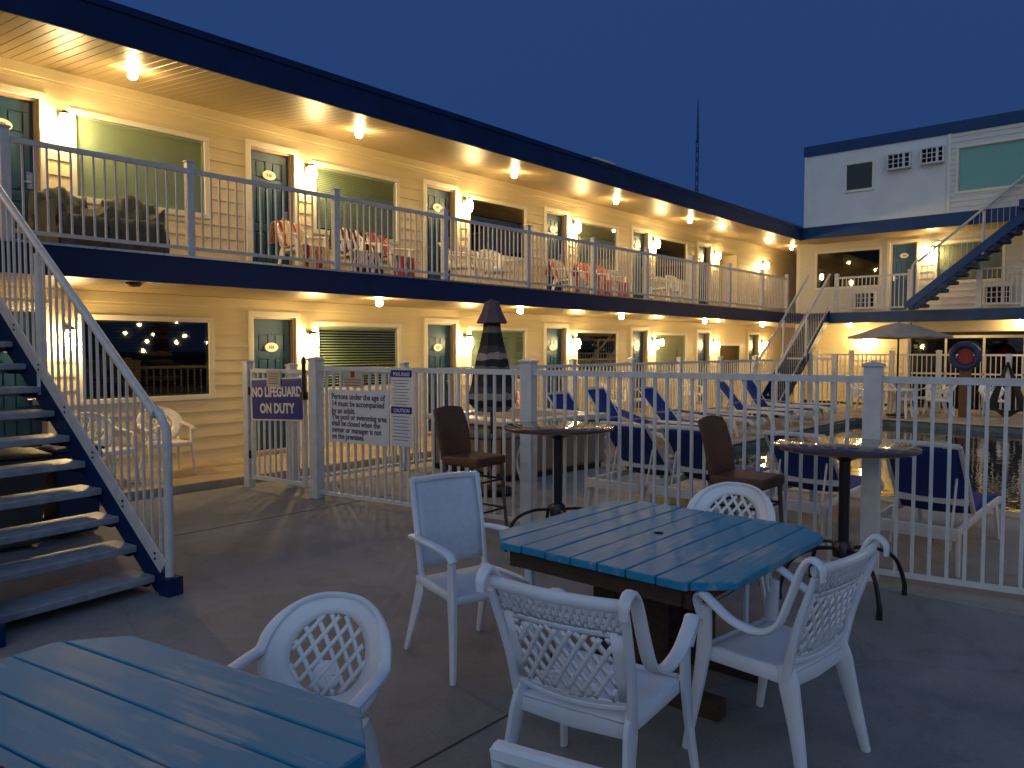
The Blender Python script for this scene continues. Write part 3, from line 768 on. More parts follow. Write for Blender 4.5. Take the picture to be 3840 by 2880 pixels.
letters('ON DUTY', .165, s1, 'signtext', (0, -.0065, -.165), RX, align='CENTER', weight=.006, sx=.86)
s2 = sign_empty('notice', 'small paper notice taped above the navy sign on the gate', .56, 1.385, G0, gd, off=.046)
panel(s2, 'board', .26, .20, 'paper')
for i in range(5): panel(s2, 'text_line', .18, .008, 'ink', -.0041, -.0048, 0, .06 - i * .03)
s3 = sign_empty('pool_rules_sign', 'large white sign about persons under the age of 14 on the pool fence', .70, .985, F0, fd)
panel(s3, 'board', .90, .60, 'signwhite')
letters('Persons under the age of\n14 must be accompanied\nby an adult.', .090, s3, 'signink', (-.41, -.0045, .195), RX, weight=.0022, sx=.88, space=.9)
letters('The pool or swimming area\nshall be closed when the\nowner or manager is not\non the premises.', .086, s3, 'signink', (-.41, -.0045, -.035), RX, weight=.0022, sx=.86, space=.86)
s4 = sign_empty('notice', 'small pink notice with a red mark above the large white sign', .62, 1.41, F0, fd)
panel(s4, 'board', .30, .19, 'paper'); panel(s4, 'red_mark', .06, .07, 'red', -.0041, -.0048, -.0, .05)
for i in range(3): panel(s4, 'text_line', .24, .010, 'red', -.0041, -.0048, 0, -.01 - i * .03)
s5 = sign_empty('pool_notice_board', 'tall narrow notice with two navy header bands on the pool fence', 1.33, 1.11, F0, fd)
panel(s5, 'board', .29, .82, 'signwhite')
panel(s5, 'header', .29, .075, 'signblue', -.0041, -.006, 0, .372); panel(s5, 'header', .29, .075, 'signblue', -.0041, -.006, 0, -.02)
letters('POOL RULES', .05, s5, 'signtext', (0, -.0065, .350), RX, align='CENTER', weight=.001, sx=.8)
letters('CAUTION', .055, s5, 'signtext', (0, -.0065, -.042), RX, align='CENTER', weight=.001, sx=.9)
for i in range(9): panel(s5, 'text_line', .23 - .03 * (i % 3), .006, 'ink', -.0041, -.0048, -.01, .30 - i * .032)
for i in range(8): panel(s5, 'text_line', .23 - .03 * (i % 2), .006, 'ink', -.0041, -.0048, -.01, -.09 - i * .036)

# ------------------------------------------------------------------ staircases
def staircase(lab, x_r, y_b, ang, n, rise, run, width, z_top, tread_m='tread', rails=(1, 1), z_start=.12, navy='navy2', risers=False, pw=.017, ps=.098, plate=.11):
    """local: +y = climbing direction, x=0 right stringer, -width left stringer"""
    o = thing('staircase', lab, 'staircase', (x_r, y_b, 0), ang)
    for k in range(n):
        z = z_start + rise * k; y = .13 + run * k
        mb = MB().box(-width + .025, -.025, y - .045, y + .26, z - .05, z).box(-width + .025, -.025, y + .235, y + .26, z - .085, z - .0505)
        if risers: mb.box(-width + .025, -.025, y + .235, y + .25, z + .001, z + rise - .036)
        mb.build('tread', tread_m, o, bevel=.008)
    sl_ = rise / run; top = run * n + .1; zt = z_start + rise * n
    for x in (0, -width):
        y0 = 0
        vs = []
        for xx in (x - .022, x + .022):
            vs += [(xx, -.02, 0), (xx, .10, 0), (xx, top, zt - .22), (xx, top, zt + .06), (xx, -.02, .14)]
        mb = MB().add(vs, [(0, 1, 2, 3, 4), (9, 8, 7, 6, 5)] + [(i, i + 5, (i + 1) % 5 + 5, (i + 1) % 5) for i in range(5)])
        for k in range(n):
            y = .13 + run * k; z = z_start + rise * k
            sg = -1 if x == 0 else 1
            mb.box(min(x + sg * .023, x + sg * .06), max(x + sg * .023, x + sg * .06), y + .02, y + .23, z - .09, z - .0505)
        mb.build('stringer', navy, o, bevel=.004)
    for i, x in enumerate((0, -width)):
        if not rails[i]: continue
        y0, h = -.05, .95
        # hand rail with a bent post at its foot
        ys = [y for y in (top * .5, top - .05)]
        zl = lambda y: z_start + (y - .05) * sl_
        mb = MB()
        hr = catmull([(x, y0, .13), (x, y0, .6), (x, y0, 1.10), (x, y0 + .03, 1.22), (x, y0 + .13, 1.34)], 5)[:-1] + [Vector((x, y0 + .13, zl(y0 + .13) + 1.13)), Vector((x, top, zl(top) + 1.08))]
        mb.tube(hr, .032, 12, side=(1, 0, 0))
        mb.build('handrail', 'rail', o, smooth=True)
        mb = MB()
        for y in (top * .52,): mb.tube([(x, y, zl(y) - .12), (x, y, zl(y) + 1.04)], .034, 12, side=(1, 0, 0))
        mb.build('post', 'rail', o, smooth=True)
        mb = MB(); pl_ = x + (-.028 if i == 0 else .028)
        mb.bar((pl_, y0 + .03, zl(y0 + .03) + .13), (pl_, top, zl(top) + .13), .014, plate, side=(1, 0, 0))
        mb.build('base_plate', 'rail', o, bevel=.003)
        bt = MB(); yb_ = y0 + .12
        while yb_ < top:
            for dz in (-.02, .02): bt.bar((pl_ + (-.007 if i == 0 else .007), yb_, zl(yb_) + .13 + dz), (pl_ + (-.013 if i == 0 else .013), yb_, zl(yb_) + .13 + dz), .016, .016)
            yb_ += .40
        bt.build('bolt_heads', 'black', o)
        mb = MB()
        y = y0 + .10
        while y < top:
            mb.bar((x, y, zl(y) + .06), (x, y, min(zl(y) + 1.07, 9)), pw, pw); y += ps
        mb.build('picket_panel', 'rail', o)
        MB().box(x - .06, x + .06, y0 - .07, y0 + .05, 0, .13).build('foot_bracket', navy, o, bevel=.006)
    return o
staircase('near steel staircase with grey treads, navy stringers and white railings rising to the balcony', 2.42, 5.40, R(8), 14, .188, .226, 1.15, 2.8, navy='navy')
# corner stair in front of the cross wing: climbs towards +x
st2 = staircase('dark corner staircase climbing to the far balcony with white railings', 19.0, 7.62, R(-90), 14, .19, .262, .62, 2.8, tread_m='navy', navy='navy', risers=True, pw=.007, ps=.13, plate=.03)
# upper flight on the cross wing climbs towards -y
st3 = staircase('upper blue flight climbing from the second to the third storey', XB - .1, 5.35, R(180), 13, .19, .225, .85, 5.2, tread_m='navy', navy='navy2', rails=(0, 1), pw=.009, ps=.13, plate=.03)
st3.location = (XB - .95, 5.35, ZF)

# ------------------------------------------------------------------ chairs
def clipline(phi, c, inside, L_=.6, n=60):
    d_ = (-math.sin(phi), math.cos(phi)); n0 = (math.cos(phi) * c, math.sin(phi) * c)
    out = []; cur = []
    for i in range(n + 1):
        t = -L_ + 2 * L_ * i / n; p_ = (n0[0] + d_[0] * t, n0[1] + d_[1] * t)
        if inside(*p_): cur.append(p_)
        else:
            if len(cur) > 1: out.append(cur)
            cur = []
    if len(cur) > 1: out.append(cur)
    return out
def strip(mb, pts, hw, phi, MAP):
    nx, ny = math.cos(phi) * hw, math.sin(phi) * hw
    vs = []
    for p_, q_ in pts: vs += [MAP(p_ - nx, q_ - ny), MAP(p_ + nx, q_ + ny)]
    mb.add(vs, [(2 * i, 2 * i + 1, 2 * i + 3, 2 * i + 2) for i in range(len(pts) - 1)])

def chair_legs_seat(o, m, fy=.25, ry=.21, seatx=(-.21, .24), legtop=.60, rearx=-.31):
    def seatf(u, v_):
        x = seatx[0] + (seatx[1] - seatx[0]) * u; w_ = .205 + .035 * u
        y = (v_ * 2 - 1) * w_
        z = .425 - .018 * math.sin(PI * u) * (1 - (2 * v_ - 1) ** 2) + .012 * u
        if u > .85: z -= (u - .85) ** 2 * 2.2
        return (x, y, z)
    MB().grid(seatf, 12, 10).build('seat', m, o, smooth=True, solid=.010)
    rim = MB()
    for sg in (-1, 1):
        rim.sweep([(seatx[0] + .01, sg * .208, .405), (0, sg * .225, .408), (seatx[1], sg * .243, .412)], (.016, .05), (0, 1, 0))
    rim.sweep([(seatx[1] - .004, -.243, .405), (seatx[1] + .006, 0, .402), (seatx[1] - .004, .243, .405)], (.016, .05), (1, 0, 0))
    rim.sweep([(seatx[0] + .01, -.208, .395), (seatx[0] + .0, 0, .39), (seatx[0] + .01, .208, .395)], (.016, .06), (1, 0, 0))
    rim.build('seat_rim', m, o, smooth=True)
    for sg in (-1, 1):
        MB().sweep(catmull([(.185, sg * .262, legtop), (.195, sg * .258, .45), (.225, sg * .265, .25), (.27, sg * .285, 0)], 5), [(.026, .062), (.030, .075), (.028, .055), (.026, .036)], (0, 1, 0)).build('leg', m, o, smooth=True)
        MB().sweep(catmull([(-.185, sg * ry, .46), (-.21, sg * (ry + .005), .38), (-.26, sg * (ry + .02), .2), (rearx, sg * (ry + .045), 0)], 5), [(.028, .07), (.030, .095), (.028, .065), (.026, .042)], (0, 1, 0)).build('leg', m, o, smooth=True)

def round_chair(lab, loc, rz, m='plastic', group='white round-backed resin chairs', detail=True):
    o = thing('plastic_chair', lab, 'chair', loc, rz, group)
    chair_legs_seat(o, m)
    def MAP(p_, q_):          # p across (m), q height above .40 (m)
        return (-.215 - .19 * (q_ / .44) ** 1.15 + 1.25 * p_ * p_ * (1 - .25 * q_ / .44), p_, .40 + q_)
    ic, ia, ib = .245, .165, .140
    mb = MB(); n = 48; rings = []
    for k in range(n):
        a = 2 * PI * k / n; ca, sa = math.cos(a), math.sin(a)
        inn = (ia * ca, ic + ib * sa)
        ou = ((.272 if sa > 0 else .272 - .055 * (-sa)) * math.copysign(abs(ca) ** .85, ca), .22 + (.225 if sa > 0 else .215) * math.copysign(abs(sa) ** .85, sa))
        rings.append([MAP(inn[0] + (ou[0] - inn[0]) * t, inn[1] + (ou[1] - inn[1]) * t) for t in (0, .33, .67, 1)])
    vs = [p_ for r_ in rings for p_ in r_]
    mb.add(vs, [(k * 4 + i, k * 4 + i + 1, ((k + 1) % n) * 4 + i + 1, ((k + 1) % n) * 4 + i) for k in range(n) for i in range(3)])
    if detail:
        ins = lambda p_, q_: (p_ / (ia + .004)) ** 2 + ((q_ - ic) / (ib + .004)) ** 2 < 1
        for phi in (R(38), R(142)):
            for i in range(-9, 14):
                c = i * .052 + (.02 if phi > 1 else .0)
                for seg in clipline(phi, c, ins): strip(mb, seg, .0085, phi, MAP)
        mb.grid(lambda u, v_: MAP(.002 * (1 - v_) + .062 * v_ * math.cos(2 * PI * u), .175 + .05 * v_ * math.sin(2 * PI * u)), 18, 3)
    else:
        mb.add([MAP(ia * math.cos(2 * PI * k / n), ic + ib * math.sin(2 * PI * k / n)) for k in range(n)], [tuple(range(n))])
    mb.build('backrest', m, o, smooth=True, solid=.007)
    # thick rolled lip round the outline of the back that flows into the arms
    for sg in (-1, 1):
        tp = []
        for k in range(0, 9):
            a = PI / 2 * (1 - k / 8 * .92); ca, sa = math.cos(a), math.sin(a)
            p_ = (.274 * abs(ca) ** .85, .22 + .228 * sa ** .85)
            v_ = MAP(*p_); tp.append((v_[0], sg * v_[1], v_[2]))
        x0_, y0_, z0_ = tp[-1]
        arm = tp + [(x0_ + .06, sg * .285, z0_ - .012), (.06, sg * .292, .625), (.15, sg * .29, .612), (.20, sg * .278, .598), (.205, sg * .266, .56)]
        pts = catmull(arm, 3)
        K = len(pts)
        MB().sweep(pts, [(.022, .028), (.024, .034), (.046, .03), (.055, .024), (.045, .03)], (0, 1, .0)).build('armrest', m, o, smooth=True)
    return o

def lattice_chair(lab, loc, rz, m='plastic', group='white lattice-backed resin chairs'):
    o = thing('plastic_chair', lab, 'chair', loc, rz, group)
    chair_legs_seat(o, m, legtop=.62)
    def MAP(p_, q_):
        t = q_ / .48
        return (-.205 - .145 * t - .02 * t * t + .55 * p_ * p_, p_ * (1 + .05 * t), .41 + q_)
    mb = MB()
    # plain border strips
    def band(p0, p1, q0, q1, f0=None, n=14):
        def fn(u, v_):
            p_ = p0 + (p1 - p0) * u; lo = q0 if f0 is None else f0(p_)
            return MAP(p_, lo + (q1 - lo) * v_)
        mb.grid(fn, n, 3)
    low = lambda p_: .055 + 1.1 * p_ * p_ * .35
    band(-.215, .215, .0, .085, low)
    band(-.215, -.175, .085, .34); band(.175, .215, .085, .34)
    band(-.225, .225, .325, .345)
    ins = lambda p_, q_: abs(p_) < .18 and .08 < q_ < .33
    for phi in (R(33), R(147)):
        for i in range(-9, 14):
            for seg in clipline(phi, i * .043 + .01, ins): strip(mb, seg, .0085, phi, MAP)
    # solid medallion low in the lattice
    mb.grid(lambda u, v_: MAP(.115 * v_ * math.cos(2 * PI * u), .115 + .045 * v_ * math.sin(2 * PI * u)), 20, 4)
    # scrolled upper band
    ins2 = lambda p_, q_: abs(p_) < .225 and .34 < q_ < .43
    for phi in (R(25), R(155), R(90)):
        for i in range(-14, 18):
            for seg in clipline(phi, i * .022 + .004, ins2): strip(mb, seg, .0072, phi, MAP)
    band(-.225, .225, .395, .43)
    mb.build('backrest', m, o, smooth=True, solid=.008)
    tp = [MAP(p_ / 10 * .235, .445) for p_ in range(-10, 11)]
    MB().sweep(tp, (.034, .042), (1, 0, 0), 10, .9).build('top_rail', m, o, smooth=True)
    MB().sweep([MAP(p_ / 10 * .215, low(p_ / 10 * .215) - .005) for p_ in range(-10, 11)], (.02, .02), (1, 0, 0)).build('lower_rail', m, o, smooth=True)
    for sg in (-1, 1):
        a = MAP(.24, .455)
        pts = catmull([(a[0] - .05, sg * .262, a[2] - .035), (a[0] - .045, sg * .262, a[2] + .012), (a[0] + .0, sg * .262, a[2] + .035), (a[0] + .045, sg * .263, a[2] - .01),
                       (-.235, sg * .268, .73), (-.185, sg * .275, .625), (-.10, sg * .285, .585), (.02, sg * .292, .60), (.13, sg * .29, .65), (.19, sg * .282, .672), (.225, sg * .272, .64), (.205, sg * .262, .56)], 5)
        MB().sweep(pts, [(.034, .018), (.044, .024), (.048, .028), (.052, .028), (.054, .024), (.056, .026), (.044, .034)], (0, 1, 0), 10, .8).build('armrest', m, o, smooth=True)
        MB().sweep(catmull([(-.195, sg * .215, .40), (-.245, sg * .232, .60), (-.335, sg * .248, .83)], 5), [(.03, .05), (.03, .035), (.028, .026)], (0, 1, 0)).build('stile', m, o, smooth=True)
    return o

def sling_chair(lab, loc, rz, m='plastic', group='white sling armchairs'):
    o = thing('sling_chair', lab, 'chair', loc, rz, group)
    for sg in (-1, 1):
        MB().sweep(catmull([(-.20, sg * .215, .40), (-.24, sg * .218, .65), (-.31, sg * .222, .99)], 5), (.03, .04), (0, 1, 0)).build('back_post', m, o, smooth=True)
        MB().sweep(catmull([(-.265, sg * .245, .675), (-.10, sg * .262, .685), (.10, sg * .265, .68), (.19, sg * .262, .665), (.225, sg * .258, .63)], 5), [(.05, .026), (.058, .024), (.05, .028)], (0, 1, 0), 10).build('armrest', m, o, smooth=True)
        MB().sweep(catmull([(.205, sg * .258, .65), (.20, sg * .252, .45), (.225, sg * .262, .22), (.245, sg * .275, 0)], 5), [(.035, .05), (.04, .075), (.035, .055), (.03, .035)], (0, 1, 0)).build('leg', m, o, smooth=True)
        MB().sweep(catmull([(-.20, sg * .215, .46), (-.215, sg * .22, .36), (-.27, sg * .235, .18), (-.33, sg * .25, 0)], 5), [(.03, .06), (.034, .09), (.03, .06), (.028, .038)], (0, 1, 0)).build('leg', m, o, smooth=True)
        MB().sweep([(-.24, sg * .218, .43), (.0, sg * .235, .435), (.22, sg * .24, .43)], (.03, .05), (0, 1, 0)).build('seat_rail', m, o, smooth=True)
    MB().sweep([(-.315, -.226, .985), (-.322, 0, .992), (-.315, .226, .985)], (.03, .035), (1, 0, 0)).build('top_rail', m, o, smooth=True)
    MB().grid(lambda u, v_: (-.212 - .085 * v_ - .012 * v_ * v_ + .012 * math.sin(PI * v_) - .012 * math.sin(PI * u), (u * 2 - 1) * .205, .50 + .475 * v_), 10, 10).build('backrest', 'slingw', o, smooth=True, solid=.005)
    MB().grid(lambda u, v_: (-.21 + .43 * v_, (u * 2 - 1) * .225, .445 - .02 * math.sin(PI * u) * math.sin(PI * v_)), 8, 8).build('seat', 'slingw', o, smooth=True, solid=.008)
    MB().sweep([(.215, -.24, .425), (.225, 0, .42), (.215, .24, .425)], (.03, .045), (1, 0, 0)).build('front_rail', m, o, smooth=True)
    return o

sling_chair('white high-backed sling armchair at the left side of the large blue table', (3.05, 2.955, 0), R(-104))
chB = round_chair('white round-backed chair behind the far edge of the large blue table', (4.36, 2.12, 0), R(186))
chC = copy_tree(chB); chC.location = (1.38, 2.22, 0); chC.rotation_euler = (0, 0, R(203)); chC.scale = (.95, .95, .95); chC['label'] = 'white round-backed chair tucked against the cropped blue table in the lower left'
chD = lattice_chair('white lattice-backed chair seen from behind, in front of the large blue table', (2.39, 1.64, 0), R(9))
chD.scale = (1.06, 1.06, 1.06)
chE = copy_tree(chD); chE.location = (3.22, 1.28, 0); chE.rotation_euler = (0, 0, R(82)); chE.scale = (.92, 1.05, 1.05); chE['label'] = 'white lattice-backed chair side-on at the right end of the large blue table'
chF = sling_chair('white chair of which only the top of the back shows at the bottom edge', (1.36, .76, 0), R(12)); chF.scale = (1, 1, 1.03)

# ------------------------------------------------------------------ blue tables
def blue_table(lab, loc, rz, h=.69, c=.17, n=9, group='blue painted board tables', hole=True):
    o = thing('picnic_table', lab, 'table', loc, rz, group)
    lim = lambda y: h if abs(y) < h - c else h - (abs(y) - (h - c))
    mb = MB(); w_ = 2 * h / n
    for i in range(n):
        y0, y1 = -h + i * w_ + .004, -h + (i + 1) * w_ - .004
        j_ = random.uniform(-.003, .003)
        ys = [y0] + [yc for yc in (-(h - c), h - c) if y0 < yc < y1] + [y1]
        poly = [(lim(y) + j_, y) for y in ys] + [(-lim(y) + j_, y) for y in reversed(ys)]
        dz = random.uniform(-.0015, .0015)
        mb.prism(poly, .722 + dz, .760 + dz)
    mb.build('tabletop', 'blue', o, bevel=.005)
    if hole:
        MB().lathe([(0, .7622), (.018, .7622), (.024, .7628), (.027, .7622)], n=18).build('umbrella_hole', 'gap', o)
    k = h - .07
    ap = MB().box(-k, k, -k + .1, -k + .138, .62, .7215).box(-k, k, k - .138, k - .1, .62, .7215)
    ap.box(-k - .02, -k + .018, -k + .14, k - .14, .63, .7212).box(k - .018, k + .02, -k + .14, k - .14, .63, .7212)
    ap.build('apron', 'brownwood', o, bevel=.004)
    for sx in (-.26, .26):
        lg = MB()
        for yy in (-.20, -.055, .09): lg.box(sx - .02, sx + .02, yy, yy + .14, .09, .64)
        lg.box(sx - .045, sx + .045, -.50, .50, 0, .09)
        lg.build('leg', 'brownwood', o, bevel=.006)
    MB().box(-.239, .239, -.02, .02, .20, .60).build('stretcher', 'brownwood', o, bevel=.005)
    return o
t2 = blue_table('large square blue board table with clipped corners in the middle of the courtyard', (3.56, 2.06, 0), R(0))
t1 = blue_table('blue board table cropped at the lower left corner of the photo', (.505, 2.055, 0), R(100.5))

# ------------------------------------------------------------------ bar tables and stools
def bar_table(lab, loc, rz, r=.43):
    o = thing('bar_table', lab, 'table', loc, rz, 'round bronze bar tables')
    MB().lathe([(0, 1.045), (r - .02, 1.045), (r, 1.053), (r, 1.071), (r - .01, 1.078), (0, 1.080)], n=48).build('tabletop', 'bronze', o, smooth=True)
    mb = MB().lathe([(.04, .965), (.075, .985), (.19, 1.012), (.31, 1.038), (.31, 1.0445), (0, 1.0445)], n=24)
    mb.build('top_support', 'black', o, smooth=True)
    MB().lathe([(.036, .30), (.038, 1.0), (0, 1.001)], n=18).lathe([(.0, .28), (.07, .29), (.075, .36), (.05, .40), (0, .401)], n=18).build('column', 'black', o, smooth=True)
    for k in range(4):
        a = PI / 4 + k * PI / 2; c_, s_ = math.cos(a), math.sin(a)
        pts = catmull([(.05 * c_, .05 * s_, .35), (.22 * c_, .22 * s_, .345), (.38 * c_, .38 * s_, .27), (.455 * c_, .455 * s_, .10), (.46 * c_, .46 * s_, 0)], 6)
        MB().sweep(pts, [(.026, .026), (.026, .026), (.03, .03), (.042, .034)], (-s_, c_, 0), 8, .9).build('leg', 'black', o, smooth=True)
    return o
b1 = bar_table('round bronze bar table left of the middle fence post', (5.22, 4.02, 0), R(6), .475)
b2 = copy_tree(b1); b2.location = (5.52, 1.72, 0); b2.rotation_euler = (0, 0, R(1)); b2['label'] = 'round bronze bar table behind the right corner of the large blue table'
def bar_stool(lab, loc, rz):
    o = thing('bar_stool', lab, 'stool', loc, rz, 'brown wicker bar stools')
    MB().grid(lambda u, v_: (-.205 - .03 * v_ - .08 * v_ * v_ - .03 * math.sin(PI * u), (u * 2 - 1) * (.195 + .01 * math.sin(PI * v_)) * (1 - .13 * max(0, v_ - .8) * 2), .735 + .47 * v_ - .06 * (2 * u - 1) ** 2 * max(0, v_ - .7)), 12, 12).build('backrest', 'wicker', o, smooth=True, solid=.032)
    MB().box(-.21, .22, -.21, .21, .69, .775).build('seat', 'wicker', o, bevel=.022, seg=3, smooth=True)
    for sx, sy in ((-1, -1), (-1, 1), (1, -1), (1, 1)):
        MB().sweep([(sx * .185, sy * .185, .70), (sx * .20, sy * .20, .35), (sx * .225, sy * .225, 0)], [(.034, .034), (.030, .030), (.026, .026)], (0, 1, 0)).build('leg', 'stoolleg', o, smooth=True)
    for z, r_ in ((.28, .208), (.55, .195)):
        mb = MB()
        for a, b_ in (((-1, -1), (1, -1)), ((1, -1), (1, 1)), ((1, 1), (-1, 1)), ((-1, 1), (-1, -1))):
            mb.tube([(a[0] * r_, a[1] * r_, z), (b_[0] * r_, b_[1] * r_, z)], .010, 8, side=(0, 0, 1))
        mb.build('footrest', 'black', o, smooth=True)
    return o
bs1 = bar_stool('brown wicker bar stool left of the nearer-to-gate bar table', (5.0, 4.83, 0), R(-86))
bs2 = copy_tree(bs1); bs2.location = (5.62, 2.48, 0); bs2.rotation_euler = (0, 0, R(-91)); bs2['label'] = 'brown wicker bar stool side-on behind the round-backed white chair'

# ------------------------------------------------------------------ pool side things
def lounger(lab, loc, rz, back=48, m='sling'):
    """local +x toward the feet; head end at x=0; hinge at x=.72"""
    o = thing('sun_lounger', lab, 'sun lounger', loc, rz, 'navy sling sun loungers beside the pool')
    L_ = 1.92; hw = .31
    for sg in (-1, 1):
        MB().sweep(catmull([(0, sg * hw, .33), (.5, sg * hw, .345), (1.5, sg * hw, .35), (1.82, sg * hw, .33), (L_, sg * hw, .26)], 5), (.035, .07), (0, 1, 0)).build('side_rail', 'lounger', o, smooth=True)
        for x0_, x1_ in ((.08, .03), (1.5, 1.62)):
            MB().sweep([(x0_, sg * (hw + .005), .34), ((x0_ + x1_) / 2, sg * (hw + .01), .17), (x1_, sg * (hw + .015), 0)], [(.03, .11), (.03, .07), (.03, .045)], (0, 1, 0)).build('leg', 'lounger', o, smooth=True)
    MB().box(-.02, .015, -hw, hw, .28, .38).build('end_rail', 'lounger', o, bevel=.008); MB().box(L_ - .03, L_, -hw, hw, .22, .29).build('end_rail', 'lounger', o, bevel=.008)
    hx_ = .74; a = R(back); bl = .80
    MB().grid(lambda u, v_: (hx_ + (L_ - .08 - hx_) * u, (v_ * 2 - 1) * (hw - .02), .375 - .02 * math.sin(PI * u) - .012 * math.sin(PI * v_)), 10, 6).build('seat_sling', m, o, smooth=True, solid=.01)
    def bk(t, y, off=0): return (hx_ - math.cos(a) * t * bl - math.sin(a) * off, y, .375 + math.sin(a) * t * bl - math.cos(a) * off)
    MB().grid(lambda u, v_: bk(u, (v_ * 2 - 1) * (hw - .03), .025 * math.sin(PI * v_)), 10, 6).build('back_sling', m, o, smooth=True, solid=.01)
    mb = MB()
    for sg in (-1, 1): mb.sweep([bk(0, sg * (hw - .025)), bk(.5, sg * (hw - .025)), bk(1, sg * (hw - .03))], (.035, .03), (0, 1, 0))
    mb.sweep([bk(1, -hw + .03), bk(1.01, 0), bk(1, hw - .03)], (.03, .045), (1, 0, 0)); mb.sweep([bk(.22, -hw + .03, .02), bk(.22, hw - .03, .02)], (.12, .012), (1, 0, 1))
    mb.build('back_frame', 'lounger', o, smooth=True)
    if back > 20:
        for sg in (-1, 1): MB().tube([bk(.55, sg * (hw - .09), .02), (hx_ - math.cos(a) * .55 * bl + .08 * math.sin(a), sg * (hw - .09), .36 if sg else 0), (.25, sg * (hw - .09), .14)][::2], .010, 6).build('prop', 'lounger', o)
    return o
lg = [ (7.04 - .45, 4.36, 0, 46, 'navy sun lounger with raised back behind the left bar table'),
       (7.12 - .45, 3.66, 2, 46, 'navy sun lounger behind the fence between the two bar stools'),
       (7.38 - .55, 2.64, 0, 46, 'navy sun lounger behind the fence left of the second bar table'),
       (7.10 - .55, 1.53, -1, 49, 'nearest navy sun lounger behind the fence at the right')]
for x, y, a, bk_, l in lg: lounger(l, (x, y, 0), R(a), bk_)
far = [(10.25, 'first raised-back lounger of the far row beside the walkway fence', 50), (11.25, 'second raised-back lounger of the far row', 55), (12.15, 'low-backed lounger right of the second of the far row', 18),
       (13.15, 'raised-back lounger in the middle of the far row', 48), (14.6, 'flat lounger right of the middle one of the far row', 3), (16.3, 'raised-back lounger second from the corner stair end', 50), (17.6, 'last raised-back lounger before the corner stair', 56), (18.9, 'flat lounger at the corner stair end of the far row', 4)]
for i, (x, l, bk_) in enumerate(far): lounger(l, (x, 8.12, 0), R(-90 + (i % 3 - 1) * 4), bk_)

# closed striped umbrella over a small table
o = thing('closed_umbrella', 'closed black and taupe striped umbrella behind the wicker bar stool', 'umbrella', (6.72, 6.18, 0), 0); o.scale = (1.12, 1.12, 1)
def canopy(prof, n=16, fold=.12):
    mb = MB(); vs = []; K = len(prof); nn = n * 2
    for i, (r, z) in enumerate(prof):
        for k in range(nn):
            a = 2 * PI * k / nn; rr = r * (1 + (fold if k % 2 else -fold) * (1 if 0 < i else .3))
            vs.append((rr * math.cos(a), rr * math.sin(a), z))
    mb.add(vs, [(i * nn + k, i * nn + (k + 1) % nn, (i + 1) * nn + (k + 1) % nn, (i + 1) * nn + k) for i in range(K - 1) for k in range(nn)])
    return mb
canopy([(.02, 2.10), (.085, 2.07), (.095, 1.97), (.12, 1.83), (.16, 1.65), (.19, 1.48), (.22, 1.30), (.255, 1.17), (.245, 1.10), (.16, 1.0)], 8, .10).build('canopy', 'umbB', o, smooth=True)
canopy([(.0, 2.325), (.075, 2.31), (.105, 2.20), (.165, 2.06), (.155, 2.05), (.06, 2.06)], 8, .07).build('cap', 'umbTop', o, smooth=True)
MB().tube([(0, 0, 0), (0, 0, 2.34)], .02, 12).build('pole', 'black', o, smooth=True)
MB().lathe([(0, 0), (.24, 0), (.25, .03), (.20, .07), (.05, .10), (0, .101)], n=24).build('base', 'black', o, smooth=True)
o = thing('patio_table', 'round green glass table around the pole of the striped umbrella', 'table', (6.72, 6.18, 0), 0)
MB().lathe([(.03, .70), (.46, .70), (.475, .71), (.475, .725), (.46, .73), (.03, .73)], n=32).build('tabletop', 'graytowel', o, smooth=True)
for k in range(4):
    a = PI / 4 + k * PI / 2
    MB().tube(catmull([(.40 * math.cos(a), .40 * math.sin(a), .70), (.30 * math.cos(a), .30 * math.sin(a), .4), (.40 * math.cos(a), .40 * math.sin(a), 0)]), .016, 8, side=(0, 0, 1)).build('leg', 'lounger', o, smooth=True)

# hot tub
o = thing('hot_tub', 'square hot tub with brown side panels and pale rim inside the pool fence', 'hot tub', (8.45, 7.25, 0), R(-6))
MB().box(-.98, .98, -.85, .85, .07, .72).build('cabinet', 'spa', o, bevel=.06, seg=4)
for k in range(7):
    y = -.72 + k * .24
    MB().box(-.988, -.981, y - .006, y + .006, .1, .7).build('panel_seam', 'gap', o)
mb = MB().box(-1.02, 1.02, -.89, -.62, .721, .80).box(-1.02, 1.02, .62, .89, .721, .80).box(-1.02, -.72, -.619, .619, .721, .80).box(.72, 1.02, -.619, .619, .721, .80)
mb.build('rim', 'spatop', o, bevel=.02, seg=3)
MB().box(-.93, .93, -.80, .80, 0, .069).build('plinth', 'gap', o)
MB().box(-.71, .71, -.61, .61, .722, .77).build('cover', 'spa', o, bevel=.01)

